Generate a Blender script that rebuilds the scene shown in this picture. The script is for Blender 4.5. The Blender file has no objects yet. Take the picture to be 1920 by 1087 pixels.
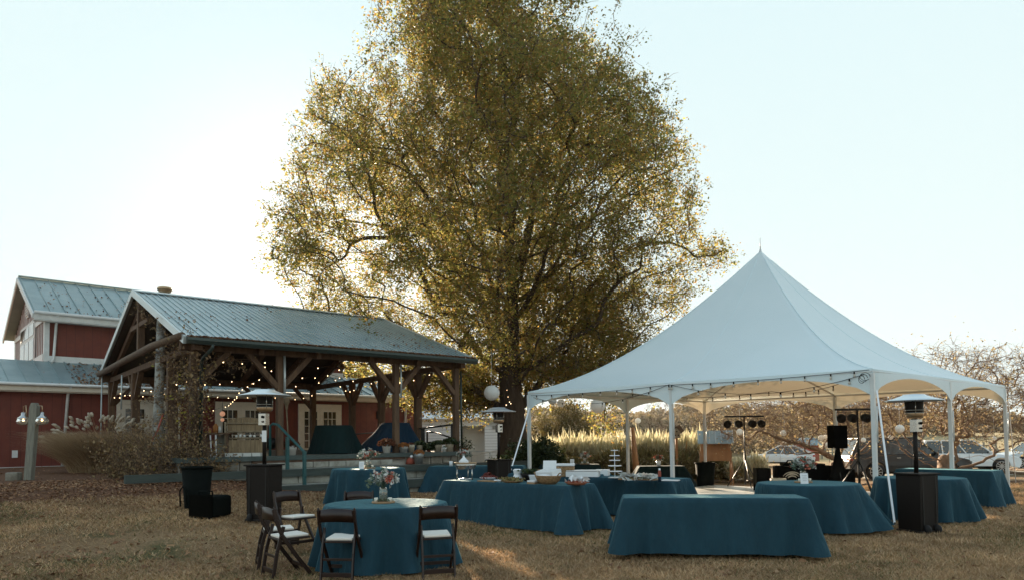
import bpy, bmesh, math, random
import numpy as np
from mathutils import Vector, Matrix
random.seed(7); rng = np.random.default_rng(11)
R = math.radians
sc = bpy.context.scene
COL = sc.collection
# ------------------------------------------------------------------ camera
F_PX = 1310.0; PITCH = R(2.3); ROLL = R(-0.64); CAMZ = 1.55
SHIFT = 0.1177
cd = bpy.data.cameras.new('camera'); cam = bpy.data.objects.new('camera', cd); COL.objects.link(cam)
cd.sensor_width = 36; cd.lens = 36 * F_PX / 1920; cd.shift_y = SHIFT; cd.clip_end = 3000; cd.clip_start = .05
CM = Matrix.Translation((0, 0, CAMZ)) @ Matrix.Rotation(math.pi / 2 + PITCH, 4, 'X') @ Matrix.Rotation(ROLL, 4, 'Z')
cam.matrix_world = CM
sc.camera = cam
# ------------------------------------------------------------------ sky and sun
SUN_EL, SUN_AZ = R(12.9), R(-14.2)      # azimuth measured from +Y towards +X
w = bpy.data.worlds.new('World'); sc.world = w; w.use_nodes = True
nt = w.node_tree; nt.nodes.clear()
sky = nt.nodes.new('ShaderNodeTexSky'); sky.sky_type = 'NISHITA'; sky.sun_disc = False
sky.sun_elevation = SUN_EL; sky.sun_rotation = SUN_AZ
sky.air_density = 1.0; sky.dust_density = 1.2; sky.ozone_density = 2.0
hs = nt.nodes.new('ShaderNodeHueSaturation'); hs.inputs['Saturation'].default_value = .42
tint = nt.nodes.new('ShaderNodeMix'); tint.data_type = 'RGBA'; tint.blend_type = 'MULTIPLY'; tint.inputs[0].default_value = 1
tint.inputs[7].default_value = (.84, 1.0, 1.03, 1)
bg = nt.nodes.new('ShaderNodeBackground'); bg.inputs[1].default_value = .15
wo = nt.nodes.new('ShaderNodeOutputWorld')
nt.links.new(sky.outputs[0], hs.inputs['Color']); nt.links.new(hs.outputs[0], tint.inputs[6])
# real cameras roll the bright sky off: hold it just at white, paler low down and bluer high up; keep the glow round the sun
EXPO = 1.75
SM = .15 * 2 ** EXPO
def wn(t, **kw):
    n = nt.nodes.new(t)
    for a, b in kw.items(): setattr(n, a, b)
    return n
def wmix(bt, f=1.):
    n = wn('ShaderNodeMix', data_type='RGBA', blend_type=bt); n.inputs[0].default_value = f; return n
wtc = wn('ShaderNodeTexCoord'); wsx = wn('ShaderNodeSeparateXYZ'); nt.links.new(wtc.outputs['Generated'], wsx.inputs[0])
def mrange(src, a, b, c, d):
    n = wn('ShaderNodeMapRange'); 
    for i, v in enumerate((a, b, c, d)): n.inputs[i + 1].default_value = v
    nt.links.new(src, n.inputs[0]); return n.outputs[0]
cap = wmix('MIX'); cap.inputs[6].default_value = (.90 / SM, 1.01 / SM, .99 / SM, 1); cap.inputs[7].default_value = (.72 / SM, .92 / SM, .97 / SM, 1)
nt.links.new(mrange(wsx.outputs[2], .12, .70, 0, 1), cap.inputs[0])
cl = wmix('DARKEN'); nt.links.new(tint.outputs[2], cl.inputs[6]); nt.links.new(cap.outputs[2], cl.inputs[7])
dim = wmix('MULTIPLY'); nt.links.new(cl.outputs[2], dim.inputs[6]); nt.links.new(mrange(wsx.outputs[1], -.45, .3, .98, 1), dim.inputs[7])
dt = wn('ShaderNodeVectorMath', operation='DOT_PRODUCT'); nt.links.new(wtc.outputs['Generated'], dt.inputs[0])
dt.inputs[1].default_value = (math.sin(SUN_AZ) * math.cos(SUN_EL), math.cos(SUN_AZ) * math.cos(SUN_EL), math.sin(SUN_EL))
glow = wmix('DARKEN'); nt.links.new(sky.outputs[0], glow.inputs[6]); glow.inputs[7].default_value = (1.35 / SM, 1.42 / SM, 1.35 / SM, 1)
gp_ = wn('ShaderNodeMath', operation='POWER'); gp_.inputs[1].default_value = 9.; nt.links.new(mrange(dt.outputs['Value'], .82, 1.0, 0, 1), gp_.inputs[0])
fin = wmix('MIX'); nt.links.new(gp_.outputs[0], fin.inputs[0]); nt.links.new(dim.outputs[2], fin.inputs[6]); nt.links.new(glow.outputs[2], fin.inputs[7])
nt.links.new(fin.outputs[2], bg.inputs[0]); nt.links.new(bg.outputs[0], wo.inputs[0])
sl = bpy.data.lights.new('sun', 'SUN'); sl.energy = 5.0; sl.angle = R(.5); sl.color = (1, .82, .6)
so = bpy.data.objects.new('sun', sl); COL.objects.link(so)
sdir = Vector((math.sin(SUN_AZ) * math.cos(SUN_EL), math.cos(SUN_AZ) * math.cos(SUN_EL), math.sin(SUN_EL)))
so.rotation_euler = sdir.to_track_quat('Z', 'Y').to_euler(); so.location = (0, 0, 30)
sc.view_settings.view_transform = 'Standard'; sc.view_settings.look = 'None'
sc.view_settings.exposure = EXPO; sc.view_settings.gamma = 1
sc.cycles.max_bounces = 6; sc.cycles.transparent_max_bounces = 8
sc.cycles.use_denoising = True

# ------------------------------------------------------------------ pixel to place helpers (used for survey only)
def at(px, py, Y):
    cy = 543.5 + SHIFT * 1920
    d = CM.to_3x3() @ Vector(((px - 960) / F_PX, -(py - cy) / F_PX, -1))
    t = Y / d.y
    return Vector((d.x * t, Y, CAMZ + d.z * t))
def interp(v, a, b): return float(np.interp(v, a, b))
U38 = (math.cos(R(38.8)), math.sin(R(38.8)))
def gh(x, y):
    w_ = (x + 7.29) * -U38[1] + (y - 15.56) * U38[0]
    s_ = (x + 7.29) * U38[0] + (y - 15.56) * U38[1]
    b = np.interp(w_, [-7.5, -5, -3.3, -1.9, -.9, 3], [0, .22, .34, .5, .68, .75])
    f = np.interp(s_, [.5, 4, 9, 14], [1, .5, .12, 0])
    d = np.interp(y, [19, 30, 40, 51, 70], [0, -.38, -.5, -.6, -.9]) * np.interp(x, [-2, 4], [0, 1])
    far = np.interp(y, [70, 110, 160, 260, 600], [0, .7, 2.3, 4.2, 9])
    und = .05 * np.sin(x * .35 + 1.3) * np.sin(y * .29) * np.clip((y - 19) / 10, 0, 1)
    und2 = 1.5 * np.sin(x * .021 + .6) * np.clip((y - 90) / 120, 0, 1)
    return b * f + d + far + und + und2 + .012 * np.sin(x * 1.7) * np.sin(y * 1.3)
def g(x, y): return float(gh(np.float64(x), np.float64(y)))
def gp(px, py):
    lo, hi = 4.0, 400.0
    y = lo
    while y < hi:
        p = at(px, py, y)
        if p.z < g(p.x, p.y): break
        y *= 1.01
    a, b = y / 1.01, y
    for _ in range(20):
        m = (a + b) / 2; p = at(px, py, m)
        if p.z < g(p.x, p.y): b = m
        else: a = m
    return at(px, py, b)

# ------------------------------------------------------------------ materials
MATS = {}
def nn(nt, t, **kw):
    n = nt.nodes.new(t)
    for k, v in kw.items():
        if k in n.inputs.keys(): n.inputs[k].default_value = v
        else: setattr(n, k, v)
    return n
def mat(name, col, rough=.7, col2=None, scale=4., det=6., metal=0, bump=0., bscale=30., emit=None, estr=0, trans=0,
        transl=0., tcol=None, groove=None, groove_axis=0, groove_w=.04, stretch=None, spec=.5, island=None, thr=(.35, .65), coat=0, tgain=1., patch=None):
    m = bpy.data.materials.new(name); m.use_nodes = True; nt = m.node_tree
    b = nt.nodes['Principled BSDF']; L = nt.links.new
    b.inputs['Roughness'].default_value = rough; b.inputs['Metallic'].default_value = metal
    b.inputs['Specular IOR Level'].default_value = spec
    if coat: b.inputs['Coat Weight'].default_value = coat
    b.inputs['Base Color'].default_value = (*col, 1)
    if trans: b.inputs['Transmission Weight'].default_value = trans
    if emit: b.inputs['Emission Color'].default_value = (*emit, 1); b.inputs['Emission Strength'].default_value = estr
    src = None
    tc = nn(nt, 'ShaderNodeTexCoord'); vec = tc.outputs['Object']
    if stretch:
        mp = nn(nt, 'ShaderNodeMapping'); mp.inputs['Scale'].default_value = stretch; L(vec, mp.inputs[0]); svec = mp.outputs[0]
    else: svec = vec
    if island:
        geo = nn(nt, 'ShaderNodeNewGeometry')
        cr = nn(nt, 'ShaderNodeValToRGB'); els = cr.color_ramp.elements
        while len(els) < len(island): els.new(.5)
        for i, c in enumerate(island):
            els[i].position = i / (len(island) - 1); els[i].color = (*c, 1)
        L(geo.outputs['Random Per Island'], cr.inputs[0]); src = cr.outputs[0]
    elif col2:
        n = nn(nt, 'ShaderNodeTexNoise', Scale=scale, Detail=det, Roughness=.62); L(svec, n.inputs['Vector'])
        cr = nn(nt, 'ShaderNodeValToRGB'); cr.color_ramp.elements[0].position = thr[0]; cr.color_ramp.elements[1].position = thr[1]
        cr.color_ramp.elements[0].color = (*col, 1); cr.color_ramp.elements[1].color = (*col2, 1)
        L(n.outputs['Fac'], cr.inputs[0]); src = cr.outputs[0]
    if patch:
        n = nn(nt, 'ShaderNodeTexNoise', Scale=patch, Detail=4., Roughness=.6); L(vec, n.inputs['Vector'])
        mr = nn(nt, 'ShaderNodeMapRange'); mr.inputs[1].default_value = .35; mr.inputs[2].default_value = .65; mr.inputs[3].default_value = .72; mr.inputs[4].default_value = 1.35
        L(n.outputs['Fac'], mr.inputs[0]); pm = nn(nt, 'ShaderNodeMix', data_type='RGBA', blend_type='MULTIPLY'); pm.inputs[0].default_value = 1
        L(src, pm.inputs[6]); L(mr.outputs[0], pm.inputs[7]); src = pm.outputs[2]
    if groove:
        sx = nn(nt, 'ShaderNodeSeparateXYZ'); L(vec, sx.inputs[0])
        mu = nn(nt, 'ShaderNodeMath', operation='DIVIDE'); mu.inputs[1].default_value = groove; L(sx.outputs[groove_axis], mu.inputs[0])
        fr = nn(nt, 'ShaderNodeMath', operation='FRACT'); L(mu.outputs[0], fr.inputs[0])
        lt = nn(nt, 'ShaderNodeMath', operation='LESS_THAN'); lt.inputs[1].default_value = groove_w; L(fr.outputs[0], lt.inputs[0])
        mx = nn(nt, 'ShaderNodeMix', data_type='RGBA'); L(lt.outputs[0], mx.inputs[0])
        if src: L(src, mx.inputs[6])
        else: mx.inputs[6].default_value = (*col, 1)
        mx.inputs[7].default_value = (col[0] * .35, col[1] * .35, col[2] * .35, 1); src = mx.outputs[2]
    if src: L(src, b.inputs['Base Color'])
    if bump:
        n = nn(nt, 'ShaderNodeTexNoise', Scale=bscale, Detail=4.); L(svec, n.inputs['Vector'])
        bp = nn(nt, 'ShaderNodeBump', Strength=bump, Distance=.05 if 'teal' in name else .02); L(n.outputs['Fac'], bp.inputs['Height']); L(bp.outputs[0], b.inputs['Normal'])
    if 'teal' in name: b.inputs['Sheen Weight'].default_value = .25; b.inputs['Sheen Roughness'].default_value = .4; b.inputs['Sheen Tint'].default_value = (.3, .75, .85, 1)
    if transl:
        tr = nn(nt, 'ShaderNodeBsdfTranslucent'); mx = nn(nt, 'ShaderNodeMixShader'); mx.inputs[0].default_value = transl
        if tcol: tr.inputs[0].default_value = (*tcol, 1)
        elif src:
            hv = nn(nt, 'ShaderNodeHueSaturation', Value=tgain, Saturation=1.0); L(src, hv.inputs['Color']); L(hv.outputs[0], tr.inputs[0])
        else: tr.inputs[0].default_value = (*col, 1)
        out = nt.nodes['Material Output']
        L(b.outputs[0], mx.inputs[1]); L(tr.outputs[0], mx.inputs[2]); L(mx.outputs[0], out.inputs[0])
    MATS[name] = m; return m

# ------------------------------------------------------------------ mesh builder
class MB:
    def __init__(s): s.v = []; s.f = []; s.sm = []
    def add(s, vs, fs, smooth=False):
        o = len(s.v); s.v += [tuple(p) for p in vs]; s.f += [tuple(i + o for i in f) for f in fs]; s.sm += [smooth] * len(fs)
        return s
    def box(s, c, d, rz=0, taper=1.):
        x, y, z = d[0] / 2, d[1] / 2, d[2] / 2; cs, sn = math.cos(rz), math.sin(rz); vs = []
        for k in (-1, 1):
            t = taper if k == 1 else 1
            for i, j in ((-1, -1), (1, -1), (1, 1), (-1, 1)):
                a, b = i * x * t, j * y * t
                vs.append((c[0] + a * cs - b * sn, c[1] + a * sn + b * cs, c[2] + k * z))
        return s.add(vs, [(3, 2, 1, 0), (4, 5, 6, 7), (0, 1, 5, 4), (1, 2, 6, 5), (2, 3, 7, 6), (3, 0, 4, 7)])
    def box2(s, a, b):
        return s.box([(a[i] + b[i]) / 2 for i in range(3)], [abs(a[i] - b[i]) for i in range(3)])
    def bar(s, p0, p1, w, h, up=(0, 0, 1)):
        p0, p1 = Vector(p0), Vector(p1); d = (p1 - p0).normalized(); up = Vector(up)
        if abs(d.dot(up)) > .98: up = Vector((0, 1, 0)) if abs(d.y) < .9 else Vector((1, 0, 0))
        r = d.cross(up).normalized(); u = r.cross(d).normalized(); vs = []
        for p in (p0, p1):
            for i, j in ((-1, -1), (1, -1), (1, 1), (-1, 1)): vs.append(p + r * (i * w / 2) + u * (j * h / 2))
        return s.add(vs, [(0, 1, 2, 3), (7, 6, 5, 4), (0, 4, 5, 1), (1, 5, 6, 2), (2, 6, 7, 3), (3, 7, 4, 0)])
    def tube(s, pts, rad, n=8, cap=True, smooth=True):
        pts = [Vector(p) for p in pts]
        if not hasattr(rad, '__len__'): rad = [rad] * len(pts)
        vs = []; u = None
        for i, p in enumerate(pts):
            a = pts[max(0, i - 1)]; b = pts[min(len(pts) - 1, i + 1)]; t = (b - a)
            t = t.normalized() if t.length > 1e-9 else Vector((0, 0, 1))
            if u is None: u = t.orthogonal().normalized()
            u = (u - t * u.dot(t)); u = u.normalized() if u.length > 1e-6 else t.orthogonal().normalized()
            v = t.cross(u)
            for k in range(n):
                an = 2 * math.pi * k / n; vs.append(p + (u * math.cos(an) + v * math.sin(an)) * rad[i])
        fs = []
        for i in range(len(pts) - 1):
            for k in range(n):
                k2 = (k + 1) % n; fs.append((i * n + k, i * n + k2, (i + 1) * n + k2, (i + 1) * n + k))
        if cap: fs.append(tuple(range(n))[::-1]); fs.append(tuple((len(pts) - 1) * n + k for k in range(n)))
        return s.add(vs, fs, smooth)
    def lathe(s, prof, c=(0, 0, 0), n=20, smooth=True, sx=1, sy=1):
        vs = []; fs = []
        for r, z in prof:
            for k in range(n):
                a = 2 * math.pi * k / n; vs.append((c[0] + r * math.cos(a) * sx, c[1] + r * math.sin(a) * sy, c[2] + z))
        for i in range(len(prof) - 1):
            for k in range(n):
                k2 = (k + 1) % n; fs.append((i * n + k, i * n + k2, (i + 1) * n + k2, (i + 1) * n + k))
        return s.add(vs, fs, smooth)
    def ball(s, c, r, n=12, m=8, sz=1):
        return s.lathe([(max(1e-4, r * math.sin(math.pi * i / m)), -r * sz * math.cos(math.pi * i / m)) for i in range(m + 1)], c, n)
    def poly(s, pts, axis_d):     # flat polygon extruded by vector axis_d
        n = len(pts); d = Vector(axis_d); vs = [Vector(p) for p in pts] + [Vector(p) + d for p in pts]
        fs = [tuple(range(n))[::-1], tuple(range(n, 2 * n))] + [(i, (i + 1) % n, n + (i + 1) % n, n + i) for i in range(n)]
        return s.add(vs, fs)
    def build(s, name, m, parent=None, label=None, bevel=0, smooth=None):
        me = bpy.data.meshes.new(name); me.from_pydata(s.v, [], s.f); me.update()
        me.polygons.foreach_set('use_smooth', [True] * len(s.f) if smooth else s.sm)
        o = bpy.data.objects.new(name, me); COL.objects.link(o)
        me.materials.append(MATS[m] if isinstance(m, str) else m)
        if parent: o.parent = parent
        if label: o['label'] = label
        if bevel:
            b = o.modifiers.new('bevel', 'BEVEL'); b.width = bevel; b.segments = 2; b.limit_method = 'ANGLE'
        return o
def tag(o, label, cat, group=None):
    o['label'] = label; o['category'] = cat
    if group: o['group'] = group
    return o
def thing(name, label, cat, loc=(0, 0, 0), rz=0, group=None):
    o = bpy.data.objects.new(name, None); COL.objects.link(o); o.location = loc; o.rotation_euler = (0, 0, rz)
    o.empty_display_size = .2
    return tag(o, label, cat, group)
def kids(o): return [c for c in bpy.data.objects if c.parent == o]
def dup(root, loc, rz=0, label=None, scale=None):
    r = root.copy(); COL.objects.link(r); r.location = loc; r.rotation_euler = (0, 0, rz)
    if scale: r.scale = (scale,) * 3
    if label: r['label'] = label
    for ch in kids(root):
        c = ch.copy(); COL.objects.link(c); c.parent = r
        for gch in kids(ch):
            d = gch.copy(); COL.objects.link(d); d.parent = c
    return r
def quads_mesh(name, V, m, parent=None, nper=4, smooth=False):
    """V: (N, nper, 3) array, each row one face"""
    N = len(V); me = bpy.data.meshes.new(name)
    me.vertices.add(N * nper); me.vertices.foreach_set('co', V.reshape(-1).astype(np.float32))
    me.loops.add(N * nper); me.loops.foreach_set('vertex_index', np.arange(N * nper, dtype=np.int32))
    me.polygons.add(N); me.polygons.foreach_set('loop_start', np.arange(0, N * nper, nper, dtype=np.int32))
    me.update(calc_edges=True); me.validate()
    o = bpy.data.objects.new(name, me); COL.objects.link(o); me.materials.append(MATS[m])
    if parent: o.parent = parent
    return o
def rand_unit(n):
    v = rng.normal(size=(n, 3)); return v / np.linalg.norm(v, axis=1, keepdims=True)
def leaf_quads(P, size, flat=0., aspect=.55, var=.35, down=0.):
    n = len(P); a = rand_unit(n); a[:, 2] -= down; 
    nrm = rand_unit(n); nrm[:, 2] += flat * 3 * np.sign(nrm[:, 2] + 1e-9); 
    a -= nrm * (np.sum(a * nrm, 1, keepdims=True) / np.sum(nrm * nrm, 1, keepdims=True)); a /= np.linalg.norm(a, axis=1, keepdims=True) + 1e-9
    b = np.cross(nrm, a); b /= np.linalg.norm(b, axis=1, keepdims=True) + 1e-9
    s = (size * (1 + var * rng.normal(size=(n, 1)))).clip(size * .3)
    nn_ = np.cross(a, b) * s * .18
    return np.stack([P - a * s * .5, P + b * s * .5 * aspect + a * s * .05 + nn_, P + a * s * .55, P - b * s * .5 * aspect + a * s * .05 + nn_], 1)
# ------------------------------------------------------------------ material library
mat('red_siding', (.175, .034, .017), .65, (.135, .026, .014), 3, groove=.30, groove_w=.045, bump=.1)
mat('red_plain', (.17, .032, .018), .65, (.13, .024, .014), 3)
mat('white_trim', (.72, .72, .70), .55, (.62, .62, .6), 6)
mat('cream_trim', (.74, .66, .55), .5, (.66, .58, .47), 6)
mat('barn_roof', (.25, .33, .34), .42, (.19, .26, .27), 1.2, metal=.35, bump=.08, bscale=3)
mat('pav_roof', (.34, .42, .44), .38, (.25, .33, .35), 1.5, metal=.4, bump=.06, bscale=4, stretch=(3, .6, 1))
mat('zinc_trim', (.5, .55, .55), .4, metal=.4)
mat('gutter_dark', (.035, .05, .045), .35, metal=.3)
mat('old_timber', (.15, .085, .045), .85, (.08, .045, .026), 3.5, bump=.5, bscale=14, stretch=(3, 3, .5))
mat('log_timber', (.15, .095, .058), .85, (.08, .05, .03), 3.5, bump=.5, bscale=10, stretch=(.6, 4, 4))
mat('roof_wood', (.035, .022, .013), .85, (.022, .014, .008), 3, groove=.14, groove_axis=0, groove_w=.06)
mat('bark_pole', (.36, .36, .33), .8, (.14, .12, .1), 5, bump=.5, bscale=9, stretch=(1, 1, 2), thr=(.45, .62))
mat('fence_grey', (.26, .25, .20), .9, (.17, .16, .13), 8, bump=.5, stretch=(3, 3, .4))
mat('deck_trim', (.075, .095, .085), .75, (.055, .068, .06), 5, bump=.2)
mat('deck_wood', (.16, .12, .085), .85, (.1, .075, .055), 4, groove=.14, groove_w=.05)
mat('timber_green', (.06, .075, .065), .85, (.042, .05, .043), 4, bump=.4, stretch=(.4, 3, 3))
mat('stone', (.26, .235, .19), .9, (.14, .12, .09), 6, bump=.8, bscale=10)
mat('stone_pale', (.38, .37, .32), .9, (.23, .21, .17), 5, bump=.7, bscale=9)
mat('mortar', (.46, .43, .38), .95, bump=.5)
mat('brick_band', (.16, .09, .06), .9, (.1, .06, .04), 9, bump=.6)
mat('glass_dark', (.02, .022, .022), .06, spec=.8)
mat('glass_warm', (.10, .06, .025), .08, (.02, .018, .012), 7, emit=(1, .55, .18), estr=.0)
mat('lamp_glow', (.9, .6, .3), .4, emit=(1, .66, .34), estr=2.4)
mat('bulb_clear', (.55, .5, .42), .1, spec=.8)
mat('black_metal', (.012, .011, .010), .45, spec=.4)
mat('black_plastic', (.006, .006, .005), .95, spec=0)
mat('black_cloth', (.006, .006, .006), .95, spec=0)
mat('heater_metal', (.62, .68, .72), .28, metal=.6)
mat('steel', (.58, .56, .52), .25, metal=.9)
mat('hot_steel', (.52, .36, .22), .35, metal=.8)
mat('heater_dark', (.010, .006, .004), .6, spec=.25)
mat('rail_green', (.02, .085, .085), .4)
mat('bin_black', (.007, .009, .008), .8, (.005, .006, .005), 3, spec=.05)
mat('galv', (.44, .46, .45), .45, (.28, .3, .3), 9, metal=.55, bump=.1)
mat('teal_cloth', (.014, .052, .074), .82, (.011, .041, .059), 2.5, bump=.55, bscale=6, stretch=(1.6, 1.6, .6), spec=.25)
mat('dark_and_backlit_cloth', (.006, .020, .020), .9, (.005, .015, .015), 2, spec=.2)  # backlit shade put into the far cloths' colour; porch table's own colour
mat('navy_cloth', (.010, .032, .06), .9, (.008, .026, .05), 2, spec=.2)
mat('chair_wood', (.026, .009, .0045), .36, (.016, .0055, .003), 6, stretch=(1, 1, .3), spec=.5)
mat('seat_pad', (.84, .77, .68), .7)
mat('tent_fabric', (.80, .92, .95), .42, (.76, .89, .92), .8, transl=.17, tcol=(.52, .40, .26), bump=.03, bscale=2)
mat('tent_seam', (.76, .89, .92), .5)
mat('tent_pole', (.68, .70, .69), .4, metal=.15)
mat('paper', (.88, .88, .86), .8, transl=.35)
mat('white_gloss', (.82, .83, .84), .25)
mat('white_cloth', (.8, .8, .8), .9)
mat('floor_white', (.80, .79, .76), .3, (.68, .66, .62), 3)
mat('wicker', (.38, .235, .115), .75, (.2, .115, .05), 28, bump=.9, bscale=50)
mat('wicker_dark', (.3, .17, .07), .75, (.18, .1, .045), 28, bump=.9, bscale=50)
mat('oak_new', (.38, .17, .06), .6, (.28, .12, .04), 5, stretch=(1, 1, .3), bump=.2)
mat('tan_plank', (.30, .215, .12), .8, (.18, .12, .065), 5, groove=.11, groove_w=.06, stretch=(3, 1, .5), bump=.3)
mat('tan_log', (.29, .225, .14), .8, (.18, .13, .08), 6, bump=.3)
mat('terracotta', (.3, .1, .05), .8)
mat('pot_white', (.62, .62, .58), .5)
mat('pot_cream', (.52, .45, .34), .6, (.42, .36, .27), 8)
mat('soil', (.05, .03, .02), .95)
mat('glass_jar', (.75, .75, .68), .05, trans=.85)
mat('meat', (.22, .04, .025), .5, (.12, .02, .015), 30, bump=.8, bscale=60)
mat('salad', (.12, .14, .03), .6, (.28, .16, .05), 30, bump=.8, bscale=60)
mat('board_wood', (.36, .22, .11), .6, (.26, .15, .07), 8, stretch=(.4, 4, 1))
mat('candle', (.8, .76, .66), .6)
mat('leaf_main', (.1, .1, .02), .5, island=[(.085, .10, .025), (.14, .14, .035), (.20, .17, .045), (.25, .195, .05), (.25, .155, .04), (.17, .09, .028), (.115, .125, .03), (.17, .15, .04)], transl=.6, tgain=2.1, spec=.35)
mat('bark_main', (.085, .058, .038), .95, (.045, .03, .02), 5, bump=.9, bscale=8, stretch=(2, 2, .4))
mat('bark_twig', (.20, .14, .09), .9)
mat('bark_apple', (.26, .165, .10), .9, (.15, .09, .055), 6, bump=.7, bscale=12)
mat('leaf_apple', (.3, .2, .08), .6, island=[(.30, .22, .10), (.44, .34, .18), (.36, .25, .12), (.5, .40, .22)], transl=.4)
mat('leaf_yellow', (.4, .3, .05), .6, island=[(.22, .2, .03), (.4, .32, .05), (.32, .2, .04), (.18, .11, .04)], transl=.4)
mat('vine_stem', (.13, .08, .05), .9, (.08, .05, .03), 6)
mat('leaf_brush', (.2, .13, .06), .8, island=[(.20, .12, .06), (.32, .20, .10), (.17, .10, .05), (.26, .19, .08), (.42, .28, .15)], transl=.35)
mat('leaf_litter', (.2, .1, .05), .85, island=[(.20, .085, .04), (.30, .145, .065), (.40, .22, .105), (.24, .10, .045), (.15, .065, .032), (.46, .29, .16)], transl=.15)
mat('leaf_dark', (.03, .05, .015), .5, island=[(.018, .034, .012), (.04, .06, .018), (.07, .085, .02), (.025, .04, .015)], transl=.35)
mat('leaf_hedge', (.1, .09, .03), .7, island=[(.10, .085, .03), (.17, .14, .045), (.24, .18, .06), (.13, .08, .035)], transl=.4)
mat('plume_gold', (.5, .43, .2), .8, island=[(.46, .40, .24), (.66, .60, .40), (.56, .50, .32), (.42, .38, .20)], transl=.5)
mat('grass_dry', (.2, .14, .07), .85, island=[(.40, .27, .15), (.52, .37, .22), (.30, .19, .10), (.60, .45, .28)], transl=.3)
mat('plume_grey', (.66, .56, .44), .95, (.5, .41, .31), 10, transl=.3)
mat('mum_rust', (.3, .09, .03), .7, island=[(.15, .045, .018), (.22, .075, .025), (.12, .03, .015), (.07, .06, .02)], transl=.2)
mat('mum_orange', (.5, .19, .03), .7, island=[(.32, .11, .025), (.42, .17, .04), (.24, .075, .02)], transl=.2)
mat('flower_white', (.75, .75, .7), .7, island=[(.78, .78, .72), (.6, .62, .58), (.68, .6, .55)], transl=.3)
mat('flower_red', (.35, .05, .03), .7, island=[(.35, .05, .03), (.5, .12, .06), (.6, .3, .22)], transl=.2)
mat('eucalyptus', (.12, .18, .13), .6, island=[(.09, .14, .1), (.17, .23, .17), (.1, .13, .06)], transl=.25)
mat('far_wood', (.2, .15, .09), .9, island=[(.20, .135, .075), (.27, .2, .11), (.15, .12, .06), (.33, .25, .14)], transl=.3)
mat('far_twig', (.2, .13, .08), .9)
mat('outb_roof', (.74, .78, .79), .5, (.66, .7, .72), 2)
mat('outb_wall', (.90, .92, .93), .6, groove=.18, groove_axis=2, groove_w=.1)
mat('outb_dark', (.80, .79, .74), .7)
mat('car_white', (.74, .77, .78), .22, coat=.6)
mat('car_dark', (.015, .013, .011), .35, coat=.2)
mat('car_silver', (.42, .46, .47), .25, metal=.3, coat=.5)
mat('car_glass', (.03, .04, .045), .05, spec=.9)
mat('tyre', (.018, .016, .015), .85)
mat('rim', (.5, .48, .45), .3, metal=.7)
mat('tail_red', (.45, .03, .02), .3)
mat('shed_red', (.3, .07, .04), .8)
mat('blade', (.25, .19, .1), .85, island=[(.48, .295, .155), (.60, .405, .235), (.34, .20, .10), (.40, .245, .12), (.30, .205, .09), (.68, .48, .30)], transl=.25, patch=1.1)
mat('blade_green', (.1, .12, .03), .8, island=[(.10, .115, .035), (.14, .14, .045), (.08, .10, .03), (.18, .16, .06)], transl=.3)
mat('hose_red', (.35, .06, .03), .5)
mat('log_edge', (.2, .13, .08), .9, (.11, .07, .04), 5, bump=.6)
mat('pink_shell', (.28, .13, .07), .3, emit=(1, .5, .3), estr=.12)

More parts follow.
